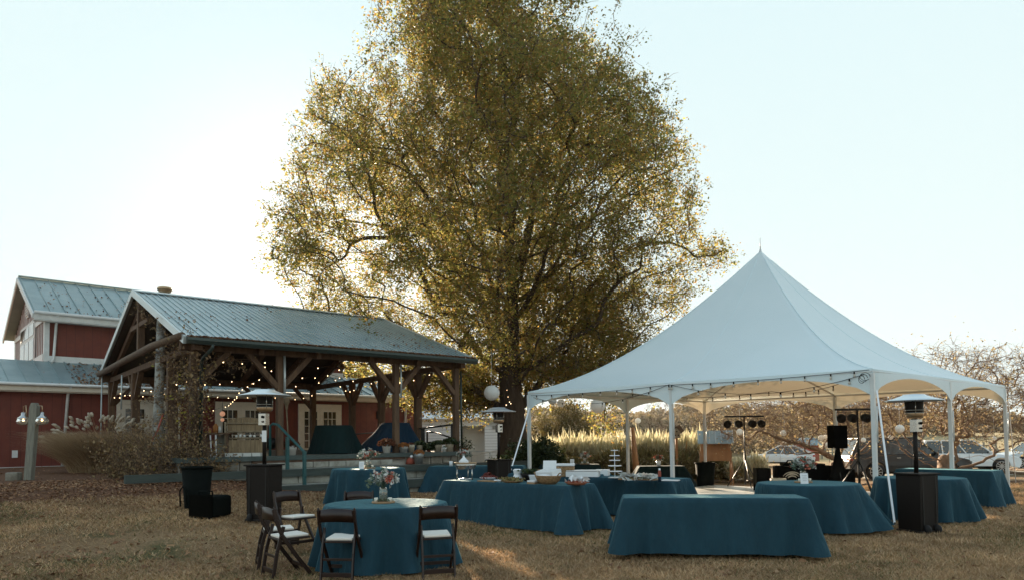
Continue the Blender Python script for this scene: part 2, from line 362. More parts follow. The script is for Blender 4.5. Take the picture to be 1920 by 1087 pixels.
# ground
def ground_mat():
    m = bpy.data.materials.new('ground'); m.use_nodes = True; nt = m.node_tree; L = nt.links.new; b = nt.nodes['Principled BSDF']
    b.inputs['Roughness'].default_value = .95; b.inputs['Specular IOR Level'].default_value = .2
    tc = nn(nt, 'ShaderNodeTexCoord'); V = tc.outputs['Object']
    def noise(s, d=6., r=.6):
        n = nn(nt, 'ShaderNodeTexNoise', Scale=s, Detail=d, Roughness=r); L(V, n.inputs['Vector']); return n.outputs['Fac']
    def ramp(f, stops):
        cr = nn(nt, 'ShaderNodeValToRGB'); e = cr.color_ramp.elements
        while len(e) < len(stops): e.new(.5)
        for i, (p, c) in enumerate(stops): e[i].position = p; e[i].color = (*c, 1)
        L(f, cr.inputs[0]); return cr.outputs[0]
    def mixc(f, a, c):
        mx = nn(nt, 'ShaderNodeMix', data_type='RGBA'); L(f, mx.inputs[0]); L(a, mx.inputs[6]); L(c, mx.inputs[7]); return mx.outputs[2]
    lawn = ramp(noise(38, 8, .75), [(.32, (.12, .07, .036)), (.48, (.30, .185, .095)), (.62, (.45, .30, .165)), (.75, (.57, .40, .23))])
    green = ramp(noise(30, 8, .7), [(.35, (.04, .045, .016)), (.6, (.11, .115, .04)), (.75, (.17, .155, .065))])
    gm = ramp(noise(.9, 5, .65), [(.50, (0, 0, 0)), (.62, (.8, .8, .8))])
    c = mixc(gm, lawn, green)
    blot = ramp(noise(.35, 3), [(.35, (.62, .56, .5)), (.65, (1, 1, 1))])
    mu = nn(nt, 'ShaderNodeMix', data_type='RGBA', blend_type='MULTIPLY'); mu.inputs[0].default_value = 1; L(c, mu.inputs[6]); L(blot, mu.inputs[7]); c = mu.outputs[2]
    mulch = ramp(noise(22, 8, .75), [(.35, (.06, .025, .013)), (.5, (.15, .07, .037)), (.64, (.24, .12, .066)), (.75, (.38, .2, .11))])
    at_ = nn(nt, 'ShaderNodeAttribute', attribute_name='zone')
    sep = nn(nt, 'ShaderNodeSeparateColor'); L(at_.outputs['Color'], sep.inputs[0])
    def edge(o):
        ad = nn(nt, 'ShaderNodeMath', operation='ADD'); L(o, ad.inputs[0]); L(noise(2.2, 6, .7), ad.inputs[1])
        return ramp(ad.outputs[0], [(.90, (0, 0, 0)), (1.0, (1, 1, 1))])
    c = mixc(edge(sep.outputs[0]), c, mulch)
    gravel = ramp(noise(14, 6, .7), [(.3, (.34, .29, .22)), (.6, (.5, .45, .36)), (.8, (.62, .57, .48))])
    c = mixc(edge(sep.outputs[1]), c, gravel)
    straw = ramp(noise(.12, 6, .7), [(.3, (.22, .17, .085)), (.5, (.38, .29, .15)), (.7, (.5, .4, .22))])
    c = mixc(sep.outputs[2], c, straw)
    L(c, b.inputs['Base Color'])
    bp = nn(nt, 'ShaderNodeBump', Strength=.9, Distance=.04); L(noise(45, 5, .7), bp.inputs['Height']); L(bp.outputs[0], b.inputs['Normal'])
    MATS['ground'] = m
ground_mat()
def bed_w(x, y): return (x + 7.29) * -U38[1] + (y - 15.56) * U38[0], (x + 7.29) * U38[0] + (y - 15.56) * U38[1]
def axis(fine0, fine1, step, lo, hi):
    a = list(np.arange(fine0, fine1 + 1e-6, step)); s = step
    while a[-1] < hi: s *= 1.12; a.append(a[-1] + s)
    s = step
    while a[0] > lo: s *= 1.12; a.insert(0, a[0] - s)
    return np.array(a)
XS = axis(-26, 26, .3, -700, 700); YS = axis(3, 60, .3, -120, 1500)
GX, GY = np.meshgrid(XS, YS); GZ = gh(GX, GY)
nx, ny = len(XS), len(YS)
idx = np.arange(nx * ny).reshape(ny, nx)
faces = np.stack([idx[:-1, :-1], idx[:-1, 1:], idx[1:, 1:], idx[1:, :-1]], -1).reshape(-1, 4)
me = bpy.data.meshes.new('ground'); me.vertices.add(nx * ny)
me.vertices.foreach_set('co', np.stack([GX, GY, GZ], -1).reshape(-1).astype(np.float32))
me.loops.add(faces.size); me.loops.foreach_set('vertex_index', faces.reshape(-1).astype(np.int32))
me.polygons.add(len(faces)); me.polygons.foreach_set('loop_start', np.arange(0, faces.size, 4, dtype=np.int32)); me.update(calc_edges=True)
me.polygons.foreach_set('use_smooth', [True] * len(faces))
wv, sv = bed_w(GX, GY)
mul = np.clip((wv + 2.6) / 1.2, 0, 1) * np.clip((12.5 - sv) / 2, 0, 1) * np.clip((22 - wv) / 4, 0, 1) * .75
bedR = np.clip(1 - np.abs(GY - (24.5 + .05 * GX)) / 1.8, 0, 1) * np.clip((GX - 1) / 2, 0, 1) * .7      # mulch strip at the drive
mul = np.maximum(mul, bedR)
grav = np.clip(1 - np.abs(GY - (31 + .5 * np.maximum(0, GX - 4) * .5)) / 4.5, 0, 1) * np.clip((GX - 3) / 3, 0, 1) * .9
strw = np.clip((GY - 48) / 20, 0, 1)
ca = me.color_attributes.new('zone', 'FLOAT_COLOR', 'POINT')
ca.data.foreach_set('color', np.stack([mul, grav, strw, np.ones_like(mul)], -1).reshape(-1).astype(np.float32))
ground = bpy.data.objects.new('ground', me); COL.objects.link(ground); me.materials.append(MATS['ground']); ground['kind'] = 'structure'

# grass blades: dense short turf near the camera
def turf(name, N, m, mask, y0, y1, hgt, wid, dens):
    y = y0 * (y1 / y0) ** (rng.random(N * 3) ** dens); x = (rng.random(N * 3) * 2 - 1) * y * .78
    keep = mask(x, y); x, y = x[keep][:N], y[keep][:N]; n = len(x); z = gh(x, y)
    a = rng.random(n) * 2 * np.pi; hh = hgt * (.5 + rng.random(n)) * (1 + (y - 6) * .04); ww = wid * (1 + (y - 6) * .13)
    lean = rng.normal(size=(n, 2)) * .9 * hh[:, None]
    p = np.stack([x, y, z - .004], -1); d = np.stack([np.cos(a) * ww, np.sin(a) * ww, np.zeros(n)], -1)
    top = p + np.stack([lean[:, 0], lean[:, 1], hh], -1)
    o = quads_mesh(name, np.stack([p - d, p + d, top], 1), m, nper=3); o['kind'] = 'stuff'
    return o
def vnoise(x, y, s, seed):
    r = np.random.default_rng(seed); ph = r.random(12) * 6.28; k = r.normal(size=(12, 2)) * s
    return sum(np.sin(x * k[i, 0] + y * k[i, 1] + ph[i]) for i in range(12)) / 3.5
def lawn_ok(x, y):
    wv, sv = bed_w(x, y); return (wv < -1.7) & (y < 24)
t = turf('dry_grass', 300000, 'blade', lambda x, y: lawn_ok(x, y) & (vnoise(x, y, .9, 3) < 1.1 + rng.normal(size=x.shape) * .5), 5.6, 24, .036, .0048, 1.15)
t['label'] = 'short straw coloured dry lawn grass'
t = turf('green_grass', 60000, 'blade_green', lambda x, y: lawn_ok(x, y) & (vnoise(x, y, 1.1, 5) > .78 + rng.normal(size=x.shape) * .35), 5.6, 22, .036, .0048, 1.15)
t['label'] = 'patches of green grass in the dry lawn'
# fallen leaves
def scatter_leaves(name, x, y, z, size, m='leaf_litter', lift=.006, label=None):
    P = np.stack([x, y, z + lift + rng.random(len(x)) * .015], -1)
    o = quads_mesh(name, leaf_quads(P, size, flat=.45, aspect=.75), m); o['kind'] = 'stuff'
    if label: o['label'] = label
    return o
n = 20000
yy = 6 * (26 / 6) ** rng.random(n); xx = (rng.random(n) * 2 - 1) * yy * .78
k = (vnoise(xx, yy, .7, 9) + rng.normal(size=n) * .8 > .7) | (rng.random(n) < .10)
xx, yy = xx[k], yy[k]
scatter_leaves('fallen_leaves', xx, yy, gh(xx, yy),   .06, label='brown leaves fallen on the lawn')
n = 38000
s_ = rng.random(n) * 20 - 9; w_ = -3.6 + rng.random(n) ** .7 * 5.2
keep = rng.random(n) < np.clip((w_ + 3.9) / 1.6, 0, 1)
s_, w_ = s_[keep], w_[keep]
keep = ~((w_ > -.2) & (s_ > -.4) & (s_ < 8.2)) & ~((s_ > 1.6) & (s_ < 7.8) & (w_ > -1.7))
s_, w_ = s_[keep], w_[keep]
xx = -7.29 + U38[0] * s_ - U38[1] * w_; yy = 15.56 + U38[1] * s_ + U38[0] * w_
scatter_leaves('leaf_litter', xx, yy, gh(xx, yy), .042, label='deep drift of brown leaves over the mulch bed')

# ------------------------------------------------------------------ barn (local x along the long wall, y away from camera)
TH2 = R(42)
bu = (math.cos(TH2), math.sin(TH2))
P0 = (-17.4, 23.7)
barn = thing('barn', 'red board barn with pale metal roofs and white trim behind the pavilion', 'barn', (P0[0], P0[1], 0), TH2)
ZE = 3.6; LX0, LX1 = -6.0, 16.9
MB().box2((LX0, 0, .2), (LX1, .2, ZE)).box2((LX1 - .2, .2, .2), (LX1, 12, ZE)).build('wall', 'red_siding', barn, 'long low red board wall')
MB().box2((LX0, -.04, .35), (LX1, 0, .78)).build('base_trim', 'white_trim', barn)
MB().box2((LX0, -.34, ZE - .20), (LX1 + .3, -.28, ZE + .06)).box2((LX0, -.28, ZE - .24), (LX1 + .3, 0, ZE - .20)).build('fascia', 'cream_trim', barn)
MB().tube([(LX0, -.40, ZE + .02), (LX1 + .3, -.40, ZE + .02)], .055, 8).build('gutter', 'white_trim', barn)
# lean-to roof
D2, ZJ = 3.0, 4.77
r_ = MB(); r_.add([(LX0, -.42, ZE), (LX1 + .3, -.42, ZE), (LX1 + .3, D2, ZJ), (LX0, D2, ZJ)], [(0, 1, 2, 3)])
r_.add([(LX0, -.42, ZE - .03), (LX1 + .3, -.42, ZE - .03), (LX1 + .3, D2, ZJ - .03), (LX0, D2, ZJ - .03)], [(3, 2, 1, 0)])
rf = r_.build('roof', 'barn_roof', barn, 'low lean-to metal roof with standing seams')
sm = MB()
x = LX0
while x < LX1 + .3: sm.bar((x, -.42, ZE + .02), (x, D2, ZJ + .02), .035, .045); x += .52
sm.build('seam', 'barn_roof', rf)
# upper block
q = Matrix.Rotation(-TH2, 2) @ Vector((-18.1 - P0[0], 27.0 - P0[1]))
QX, QY = q.x, 3.0
ZU = 6.75; GW = 8.1; UX1 = 14.5; ZP = 8.6
MB().box2((QX, QY, ZJ - .3), (UX1, QY + .2, ZU)).build('wall', 'red_siding', barn, 'upper red wall under the high roof')
MB().box2((QX - .02, QY - .05, ZJ - .02), (UX1, QY, ZJ + .22)).box2((QX - .03, QY - .06, ZJ), (QX + .14, QY + .12, ZU - .02)).box2((QX + .14, QY - .05, ZU - .32), (UX1, QY, ZU - .1)).build('trim', 'white_trim', barn)
gm_ = MB(); gm_.poly([(QX, QY + .05, ZJ - .6), (QX, QY + GW, ZJ - .6), (QX, QY + GW, ZU), (QX, QY + GW / 2, ZP), (QX, QY + .05, ZU)], (.15, 0, 0))
gm_.build('gable_wall', 'red_plain', barn)
bt = MB(); y = QY + .25
while y < QY + GW - .1:
    zt = ZU + (ZP - ZU) * (1 - abs(y - QY - GW / 2) / (GW / 2)) - .15
    bt.box2((QX - .02, y - .03, ZJ - .4), (QX, y + .03, zt)); y += .40
bt.build('batten', 'white_trim', barn)
bt = MB(); bt.box2((QX - .06, QY + .1, ZU - .42), (QX - .036, QY + GW - .05, ZU - .22)); bt.box2((QX - .06, QY + .1, ZJ - .02), (QX - .036, QY + GW - .05, ZJ + .3))
bt.box2((QX - .05, QY + GW - .2, ZJ - .4), (QX, QY + GW, ZU))
bt.build('trim', 'white_trim', barn)
wy = QY + 4.0
wn = MB(); wn.box2((QX - .08, wy - 2.0, ZJ + .15), (QX - .04, wy + 2.0, ZU - .05)); wn = wn.build('window', 'white_trim', barn, 'tall white framed window group in the gable')
pn = MB()
for i in range(3):
    for z0, z1 in ((ZJ + .3, ZJ + 1.15), (ZJ + 1.3, ZU - .18)):
        pn.box2((QX - .095, wy - 1.82 + i * 1.26, z0), (QX - .081, wy - .72 + i * 1.26, z1))
pn.build('pane', 'glass_dark', wn)
v_ = MB(); v_.box2((QX - .08, QY + GW / 2 - .28, ZU + .25), (QX - .03, QY + GW / 2 + .28, ZU + 1.2))
for i in range(7): v_.box((QX - .1, QY + GW / 2, ZU + .36 + i * .12), (.04, .5, .06))
v_.build('louvre_vent', 'white_trim', barn)
ov = .42
r_ = MB(); r_.poly([(QX - ov, QY - ov, ZU - .18), (QX - ov, QY + GW / 2, ZP + .1), (QX - ov, QY + GW + ov, ZU - .18), (QX - ov, QY + GW + ov, ZU - .24), (QX - ov, QY + GW / 2, ZP + .03), (QX - ov, QY - ov, ZU - .24)], (UX1 + .4 - QX + ov, 0, 0))
rf = r_.build('roof', 'barn_roof', barn, 'high gabled metal roof with standing seams')
sm = MB(); x = QX - ov + .05
while x < UX1: sm.bar((x, QY - ov, ZU - .16), (x, QY + GW / 2, ZP + .12), .035, .05); x += .52
sm.bar((QX - ov, QY + GW / 2, ZP + .15), (UX1 + .4, QY + GW / 2, ZP + .15), .24, .05)
sm.build('seam', 'barn_roof', rf)
rk = MB()
for sgn in (0, 1):
    yb = QY - ov if sgn == 0 else QY + GW + ov
    rk.bar((QX - ov - .03, yb, ZU - .30), (QX - ov - .03, QY + GW / 2, ZP - .02), .05, .2)
rk.box2((QX - ov, QY - ov - .03, ZU - .42), (UX1 + .4, QY - ov, ZU - .2)); rk.box2((QX - ov, QY - ov, ZU - .46), (UX1, QY - .06, ZU - .42))
rk.build('rake_board', 'white_trim', barn)
MB().tube([(QX - ov, QY - ov - .08, ZU - .16), (UX1, QY - ov - .08, ZU - .16)], .06, 8).build('gutter', 'white_trim', barn)
MB().tube([(QX + .35, QY - ov - .06, ZU - .22), (QX + .35, QY - .1, ZU - .55), (QX + .28, QY - .1, ZJ + .1), (QX + .2, QY - .2, ZJ - .05)], .05, 8).build('downspout', 'white_trim', barn)
wx = QX + 4.6
wn = MB().box2((wx - .55, QY - .06, ZJ + .5), (wx + .55, QY - .02, ZU - .55)).build('window', 'white_trim', barn, 'white framed side window under the high eave')
MB().box2((wx - .4, QY - .075, ZJ + .62), (wx + .4, QY - .061, ZU - .7)).build('pane', 'glass_dark', wn)
ds = at(122, 728, 25.0)
for pxx, lean in ((122, .10), (757, .03)):
    # downspout positions along the wall
    rx = (pxx - 960) / F_PX; s0 = (rx * P0[1] - P0[0]) / (bu[0] - rx * bu[1])
    MB().tube([(s0 + .1, -.38, ZE), (s0 + .05, -.1, ZE - .3), (s0 - lean, -.08, .5)], .05, 8).build('downspout', 'white_trim', barn)
def french_door(s0, wd, zb, zt, rows, warm):
    d = MB(); d.box2((s0, -.07, zb), (s0 + wd, -.01, zt)); d.box2((s0 - .12, -.09, zt), (s0 + wd + .12, -.01, zt + .16))
    d.box2((s0 - .12, -.085, zb), (s0, -.01, zt)); d.box2((s0 + wd, -.085, zb), (s0 + wd + .12, -.01, zt))
    o = d.build('door', 'cream_trim', barn, 'cream double french door with gridded glass')
    p = MB(); mu_ = MB()
    for i in range(2):
        a = s0 + wd * (.5 * i + .09); b = s0 + wd * (.5 * i + .41); z0, z1 = zb + .15, zt - .18
        p.box2((a, -.08, z0), (b, -.071, z1))
        for c in range(1, 3): x = a + (b - a) * c / 3; mu_.box2((x - .016, -.095, z0), (x + .016, -.081, z1))
        for c in range(1, rows): z = z0 + (z1 - z0) * c / rows; mu_.box2((a, -.094, z - .014), (b, -.0815, z + .014))
    p.build('pane', 'glass_warm' if warm else 'glass_dark', o); mu_.build('muntin', 'cream_trim', o)
    MB().box2((s0 + wd / 2 - .01, -.085, zb), (s0 + wd / 2 + .01, -.0705, zt)).build('meeting_stile', 'cream_trim', o)
    MB().ball((s0 + wd * .53, -.12, zb + .95), .035).build('handle', 'steel', o)
def s_of(px): rx = (px - 960) / F_PX; return (rx * P0[1] - P0[0]) / (bu[0] - rx * bu[1])
french_door(s_of(224), s_of(330) - s_of(224), .8, 3.02, 5, True)
french_door(s_of(408), s_of(492) - s_of(408), 1.0, 3.05, 5, True)
french_door(s_of(563), s_of(634) - s_of(563), 1.1, 3.05, 5, False)
for pxx in (707, 779):
    s0 = s_of(pxx)
    o = MB().box2((s0 - .05, -.12, 2.6), (s0 + .05, 0, 2.95)).build('wall_lamp', 'black_metal', barn)
    MB().ball((s0, -.18, 2.68), .06).build('bulb', 'lamp_glow', o)
s0 = s_of(28); MB().box2((s0 - .08, -.05, 1.1), (s0 + .08, 0, 1.35)).build('outlet_box', 'white_trim', barn)
n = 2600     # leaves lying on the low roof
lx = LX0 + rng.random(n) * (LX1 - LX0); ly = -.4 + (D2 + .3) * rng.random(n) ** 3.2
lx = np.where(vnoise(lx, ly * 0, 1.2, 21) + rng.normal(size=n) * .6 > .2, lx, lx * 0 + rng.random(n) * 3 + 2.2)
lz = ZE + (ZJ - ZE) * (ly + .42) / (D2 + .42)
o = quads_mesh('fallen_leaves', leaf_quads(np.stack([lx, ly, lz + .03], -1), .085, flat=.3, aspect=.7), 'leaf_litter'); o.parent = barn; o['kind'] = 'stuff'
n = 500
lx = QX + rng.random(n) * (UX1 - QX); ly = QY - ov + (GW / 2) * rng.random(n) ** 3
lz = ZU - .18 + (ZP - ZU + .28) * (ly - QY + ov) / (GW / 2 + ov)
o = quads_mesh('fallen_leaves', leaf_quads(np.stack([lx, ly, lz + .03], -1), .085, flat=.3, aspect=.7), 'leaf_litter'); o.parent = barn; o['kind'] = 'stuff'
# round metal flue above the ridge
px_ = at(309, 545, 30.5)
fl = thing('chimney_flue', 'round weathered metal flue cap standing above the roof ridge', 'flue', (px_.x, px_.y, px_.z - 1.2))
MB().lathe([(.20, 0), (.20, 1.12), (.26, 1.14), (.26, 1.18)], n=20).build('pipe', 'hot_steel', fl)
MB().lathe([(.27, 1.2), (.31, 1.22), (.31, 1.30), (.27, 1.34), (.01, 1.36)], n=20).lathe([(.16, 1.1), (.16, 1.25)], n=12).build('cap', 'hot_steel', fl)

# ------------------------------------------------------------------ pavilion (local x along the eave, y away)
TH = R(38.8); A0 = (-7.29, 15.56)
pav = thing('pavilion', 'open timber pavilion with ribbed metal roof and string lights on a raised deck', 'pavilion', (A0[0], A0[1], 0), TH)
PL, PW, PZ, PR, DK = 7.95, 11.5, 3.9, 5.93, 1.2
th_ = .10
def prof(dz, e=0): return [(-0., -e, PZ + dz), (0., PW / 2, PR + dz), (0., PW + e, PZ + dz)]
r_ = MB(); a = prof(0); b = prof(-.05)
r_.poly([a[0], a[1], a[2], b[2], b[1], b[0]], (PL, 0, 0))
rf = r_.build('roof', 'pav_roof', pav)
sm = MB(); x = .06
while x < PL:
    for y0 in (0, PW): sm.bar((x, y0, PZ + .012), (x, PW / 2, PR + .012), .035, .03)
    x += .17
sm.build('rib', 'pav_roof', rf)
sm = MB(); sm.bar((-.02, PW / 2 - .12, PR + .0), (PL + .02, PW / 2 - .12, PR + .0), .26, .02, up=(0, -.33, 1)); sm.bar((-.02, PW / 2 + .12, PR), (PL + .02, PW / 2 + .12, PR), .26, .02, up=(0, .33, 1))
sm.build('ridge_cap', 'pav_roof', rf)
for x in (-.03, PL + .03):
    sm = MB()
    for y0 in (-.05, PW + .05): sm.bar((x, y0, PZ - .06), (x, PW / 2, PR - .05), .06, .17)
    sm.build('rake_board', 'zinc_trim', pav)
# soffit planks, rafters, purlins
sm = MB(); a = prof(-.10, -.06); b = prof(-.13, -.06)
sm.poly([(.03, *p[1:]) for p in (a[0], a[1], a[2], b[2], b[1], b[0])], (PL - .06, 0, 0)); sm.build('roof_boards', 'roof_wood', pav)
for i in range(6):
    x = .3 + i * (PL - .6) / 5; sm = MB()
    sm.bar((x, .2, PZ - .16), (x, PW / 2, PR - .22), .11, .2); sm.bar((x, PW - .2, PZ - .16), (x, PW / 2, PR - .22), .11, .2); sm.build('rafter', 'old_timber', pav)
# gutter
MB().poly([(0, -.04, PZ + .0), (0, -.17, PZ + .0), (0, -.17, PZ - .06), (0, -.13, PZ - .14), (0, -.04, PZ - .14)], (PL + .02, 0, 0)).build('gutter', 'gutter_dark', pav)
FX = [.3, 2.32, 5.6, 7.62]
ZB = PZ - .22
def post(x, y, w=.155, m='old_timber', zt=None): return MB().box2((x - w / 2, y - w / 2, DK), (x + w / 2, y + w / 2, zt or ZB)).build('post', m, pav, bevel=.012)
for x in FX: post(x, .5)
for x in FX: post(x, PW - .5, .21)
for y in (7.0,): post(.3, y, .22)
for y in (2.67, 5.1, 7.37): post(7.62, y, .2)
MB().tube([(.2, 3.6, .7), (.22, 3.6, 2.4), (.28, 3.62, 4.9)], [.13, .12, .11], 12).build('post', 'bark_pole', pav, 'pale bark-covered round pole rising into the gable')
MB().box2((.18, 2.4, DK), (.36, 2.58, ZB)).build('post', 'old_timber', pav)
for y in (.5, PW - .5): MB().box2((-.0, y - .1, ZB), (PL - .05, y + .1, ZB + .24)).build('beam', 'old_timber', pav, bevel=.01)
for x in (.3, 7.62): MB().box2((x - .08, .1, ZB - .02), (x + .08, PW - .1, ZB + .14)).build('beam', 'old_timber', pav)
MB().tube([(-.05, .1, ZB + .27), (-.08, 3, ZB + .34), (-.05, 7, ZB + .33), (-.06, PW - .3, ZB + .27)], [.085, .095, .095, .10], 10).build('tie_log', 'log_timber', pav)
MB().box2((.1, PW / 2 - .09, ZB + .4), (.28, PW / 2 + .09, PR - .25)).box2((.12, PW / 2 - 1.2, 4.9), (.24, PW / 2 + 1.2, 5.02)).build('king_post', 'old_timber', pav)
br = .78
for x in FX:
    for sgn in (-1, 1):
        if (x < .5 and sgn < 0) or (x > 7.5 and sgn > 0): continue
        MB().bar((x + sgn * .06, .5, ZB - br), (x + sgn * br, .5, ZB + .02), .12, .14, up=(0, 1, 0)).build('brace', 'old_timber', pav)
        MB().bar((x + sgn * .06, PW - .5, ZB - br), (x + sgn * br, PW - .5, ZB + .02), .12, .16, up=(0, 1, 0)).build('brace', 'old_timber', pav)
for x, ys in ((.3, (7.0, PW - .5)), (7.62, (2.67, 5.1, 7.37))):
    for y in ys:
        for sgn in (-1, 1):
            if y > PW - 1 and sgn > 0: continue
            MB().bar((x, y + sgn * .06, ZB - br), (x, y + sgn * br, ZB + .0), .12, .14, up=(1, 0, 0)).build('brace', 'old_timber', pav)
MB().tube([(.55, -.10, PZ - .12), (.55, -.1, PZ - .2), (.42, .15, PZ - .42), (.42, .3, PZ - .5), (.42, .33, DK)], .04, 8).build('downspout', 'gutter_dark', pav)
MB().tube([(2.4, .38, ZB), (2.4, .36, ZB - 1.05)], .03, 8).build('conduit', 'zinc_trim', pav)
MB().tube([(5.7, .38, ZB), (5.7, .36, ZB - .95)], .025, 8).build('conduit', 'zinc_trim', pav)
MB().tube([(7.75, .42, ZB - .1), (7.76, .42, DK)], .03, 8).build('conduit', 'gutter_dark', pav)
MB().tube([(-.02, PW - .6, ZB + .2), (-.05, PW - .6, .9)], .022, 6).build('conduit', 'zinc_trim', pav)
MB().tube([(-.02, 7.3, ZB - .05), (-.03, 7.3, ZB - 1.1)], .022, 6).build('conduit', 'zinc_trim', pav)
# leaves on the roof, thick along the gutter
n = 1500; lx = rng.random(n) * PL; ly = rng.random(n) * PW / 2
k = vnoise(lx, ly, 1.3, 31) + rng.normal(size=n) * .8 > .9; lx, ly = lx[k], ly[k]
m_ = 5200; dx = rng.random(m_) ** .8 * PL; dy = np.abs(rng.normal(size=m_)) * .05 * (.5 + dx / PL) - .10
lx = np.concatenate([lx, dx]); ly = np.concatenate([ly, dy]); lz = PZ + (PR - PZ) * np.maximum(ly, -.02) / (PW / 2) + .03
o = quads_mesh('fallen_leaves', leaf_quads(np.stack([lx, ly, lz + rng.random(len(lx)) * .02], -1), .06, flat=.25, aspect=.7), 'leaf_litter'); o.parent = pav; o['kind'] = 'stuff'
def pw(x, y, z=0):   # pavilion local to world
    return Vector((A0[0] + x * U38[0] - y * U38[1], A0[1] + x * U38[1] + y * U38[0], z))

# deck
deck = thing('deck', 'raised porch deck with grey trim board over a fieldstone base', 'deck', (A0[0], A0[1], 0), TH)
MB().box2((-.15, .02, DK - .09), (7.72, PW + 3.2, DK)).build('decking', 'deck_wood', deck)
MB().box2((-.18, -.04, DK - .10), (7.76, .02, DK + .01)).box2((7.72, .02, DK - .1), (7.77, 6, DK + .01)).box2((-.2, .02, DK - .1), (-.15, 8, DK + .01)).build('edge_board', 'deck_trim', deck)
MB().box2((-.1, .10, .2), (7.66, .4, DK - .09)).box2((-.1, .4, .2), (.1, PW, DK - .09)).build('stone_base', 'mortar', deck)
st = MB(); 
for row in range(3):
    x = -.08
    while x < 7.6:
        ww = random.uniform(.22, .5); z0 = .38 + row * .24
        if not (1.6 < x < 5.35): st.box((x + ww / 2, .09 + random.uniform(-.01, .02), z0 + .12), (ww - .035, .08, .24 - .03 - random.random() * .03), taper=.97)
        x += ww
st.build('stone', 'stone', deck, bevel=.02)
MB().box2((1.5, .0, DK - .16), (5.6, .1, DK - .1)).build('brick_course', 'brick_band', deck)

# steps: each a stone riser with a timber nosing
steps = thing('garden_steps', 'three broad porch steps of pale stone edged with dark green timber', 'steps', (A0[0], A0[1], 0), TH)
for (x0, x1, y0, zt, y1) in ((1.75, 5.45, -.62, .90, .06), (1.75, 6.3, -1.2, .56, -.62)):
    MB().box2((x0, y0 + .12, .1), (x1, y1, zt - .004)).build('tread', 'stone_pale', steps)
for (x0, x1, y, z0, z1) in ((1.6, 5.0, -.02, .9, 1.04), (1.6, 6.2, -.66, .56, .75), (2.4, 6.6, -1.3, .2, .36)):
    s2 = MB(); x = x0
    while x < x1:
        ww = random.uniform(.35, .8); s2.box((min(x1, x + ww / 2), y + .03, (z0 + z1) / 2), (ww - .015, .1, z1 - z0)); x += ww
    s2.build('stone_riser', 'stone_pale', steps, bevel=.012)
MB().box2((-1.3, -.76, .73), (9.4, -.62, .90)).build('edging_timber', 'timber_green', steps)
MB().box2((1.5, -1.4, .36), (7.2, -1.22, .56)).build('edging_timber', 'timber_green', steps)

# handrail
hr = thing('handrail', 'teal green metal handrail beside the porch steps', 'handrail', pw(0, 0, 0), TH)
a_, b_, c_ = (2.0, .1, 1.95), (2.05, -.62, 1.62), (2.1, -1.42, 1.22)
MB().tube([(1.95, .12, DK), (1.95, .12, 1.93), (2.0, .06, 1.98), (2.06, -.1, 1.95), (2.3, -1.05, 1.33), (2.31, -1.1, 1.3)], .032, 8).build('rail', 'rail_green', hr)
MB().bar((2.12, -.55, .6), (2.12, -.55, 1.66), .07, .07, (0, 1, 0)).build('rail_post', 'rail_green', hr)
MB().bar((2.31, -1.1, .35), (2.31, -1.1, 1.32), .07, .07, (0, 1, 0)).build('rail_post', 'rail_green', hr)
# ------------------------------------------------------------------ trees
def grow(seeds, pts, bf=.25):
    """seeds: list of polylines (np arrays) first one starting at the root; returns nodes, parents"""
    N = []; par = []; pl = []
    def add(p, pa): N.append(p); par.append(pa); pl.append(0 if pa < 0 else pl[pa] + np.linalg.norm(p - N[pa])); return len(N) - 1
    for si, sd in enumerate(seeds):
        pa = -1 if si == 0 else int(np.argmin([np.linalg.norm(q_ - sd[0]) for q_ in N]))
        for p in (sd if si == 0 else sd[1:]): pa = add(np.array(p, float), pa)
    pts = np.array(pts); M = len(pts); A = np.array(N); P_ = np.array(pl)
    D = np.linalg.norm(pts[:, None] - A[None], axis=2); C = D + bf * P_[None]
    best = C.argmin(1); bc = C[np.arange(M), best]; done = np.zeros(M, bool)
    for _ in range(M):
        i = int(np.where(done, 1e9, bc).argmin()); done[i] = True
        k = add(pts[i], int(best[i]))
        c = np.linalg.norm(pts - pts[i], axis=1) + bf * pl[k]
        u = c < bc; bc[u] = c[u]; best[u] = k
    return np.array(N), np.array(par)
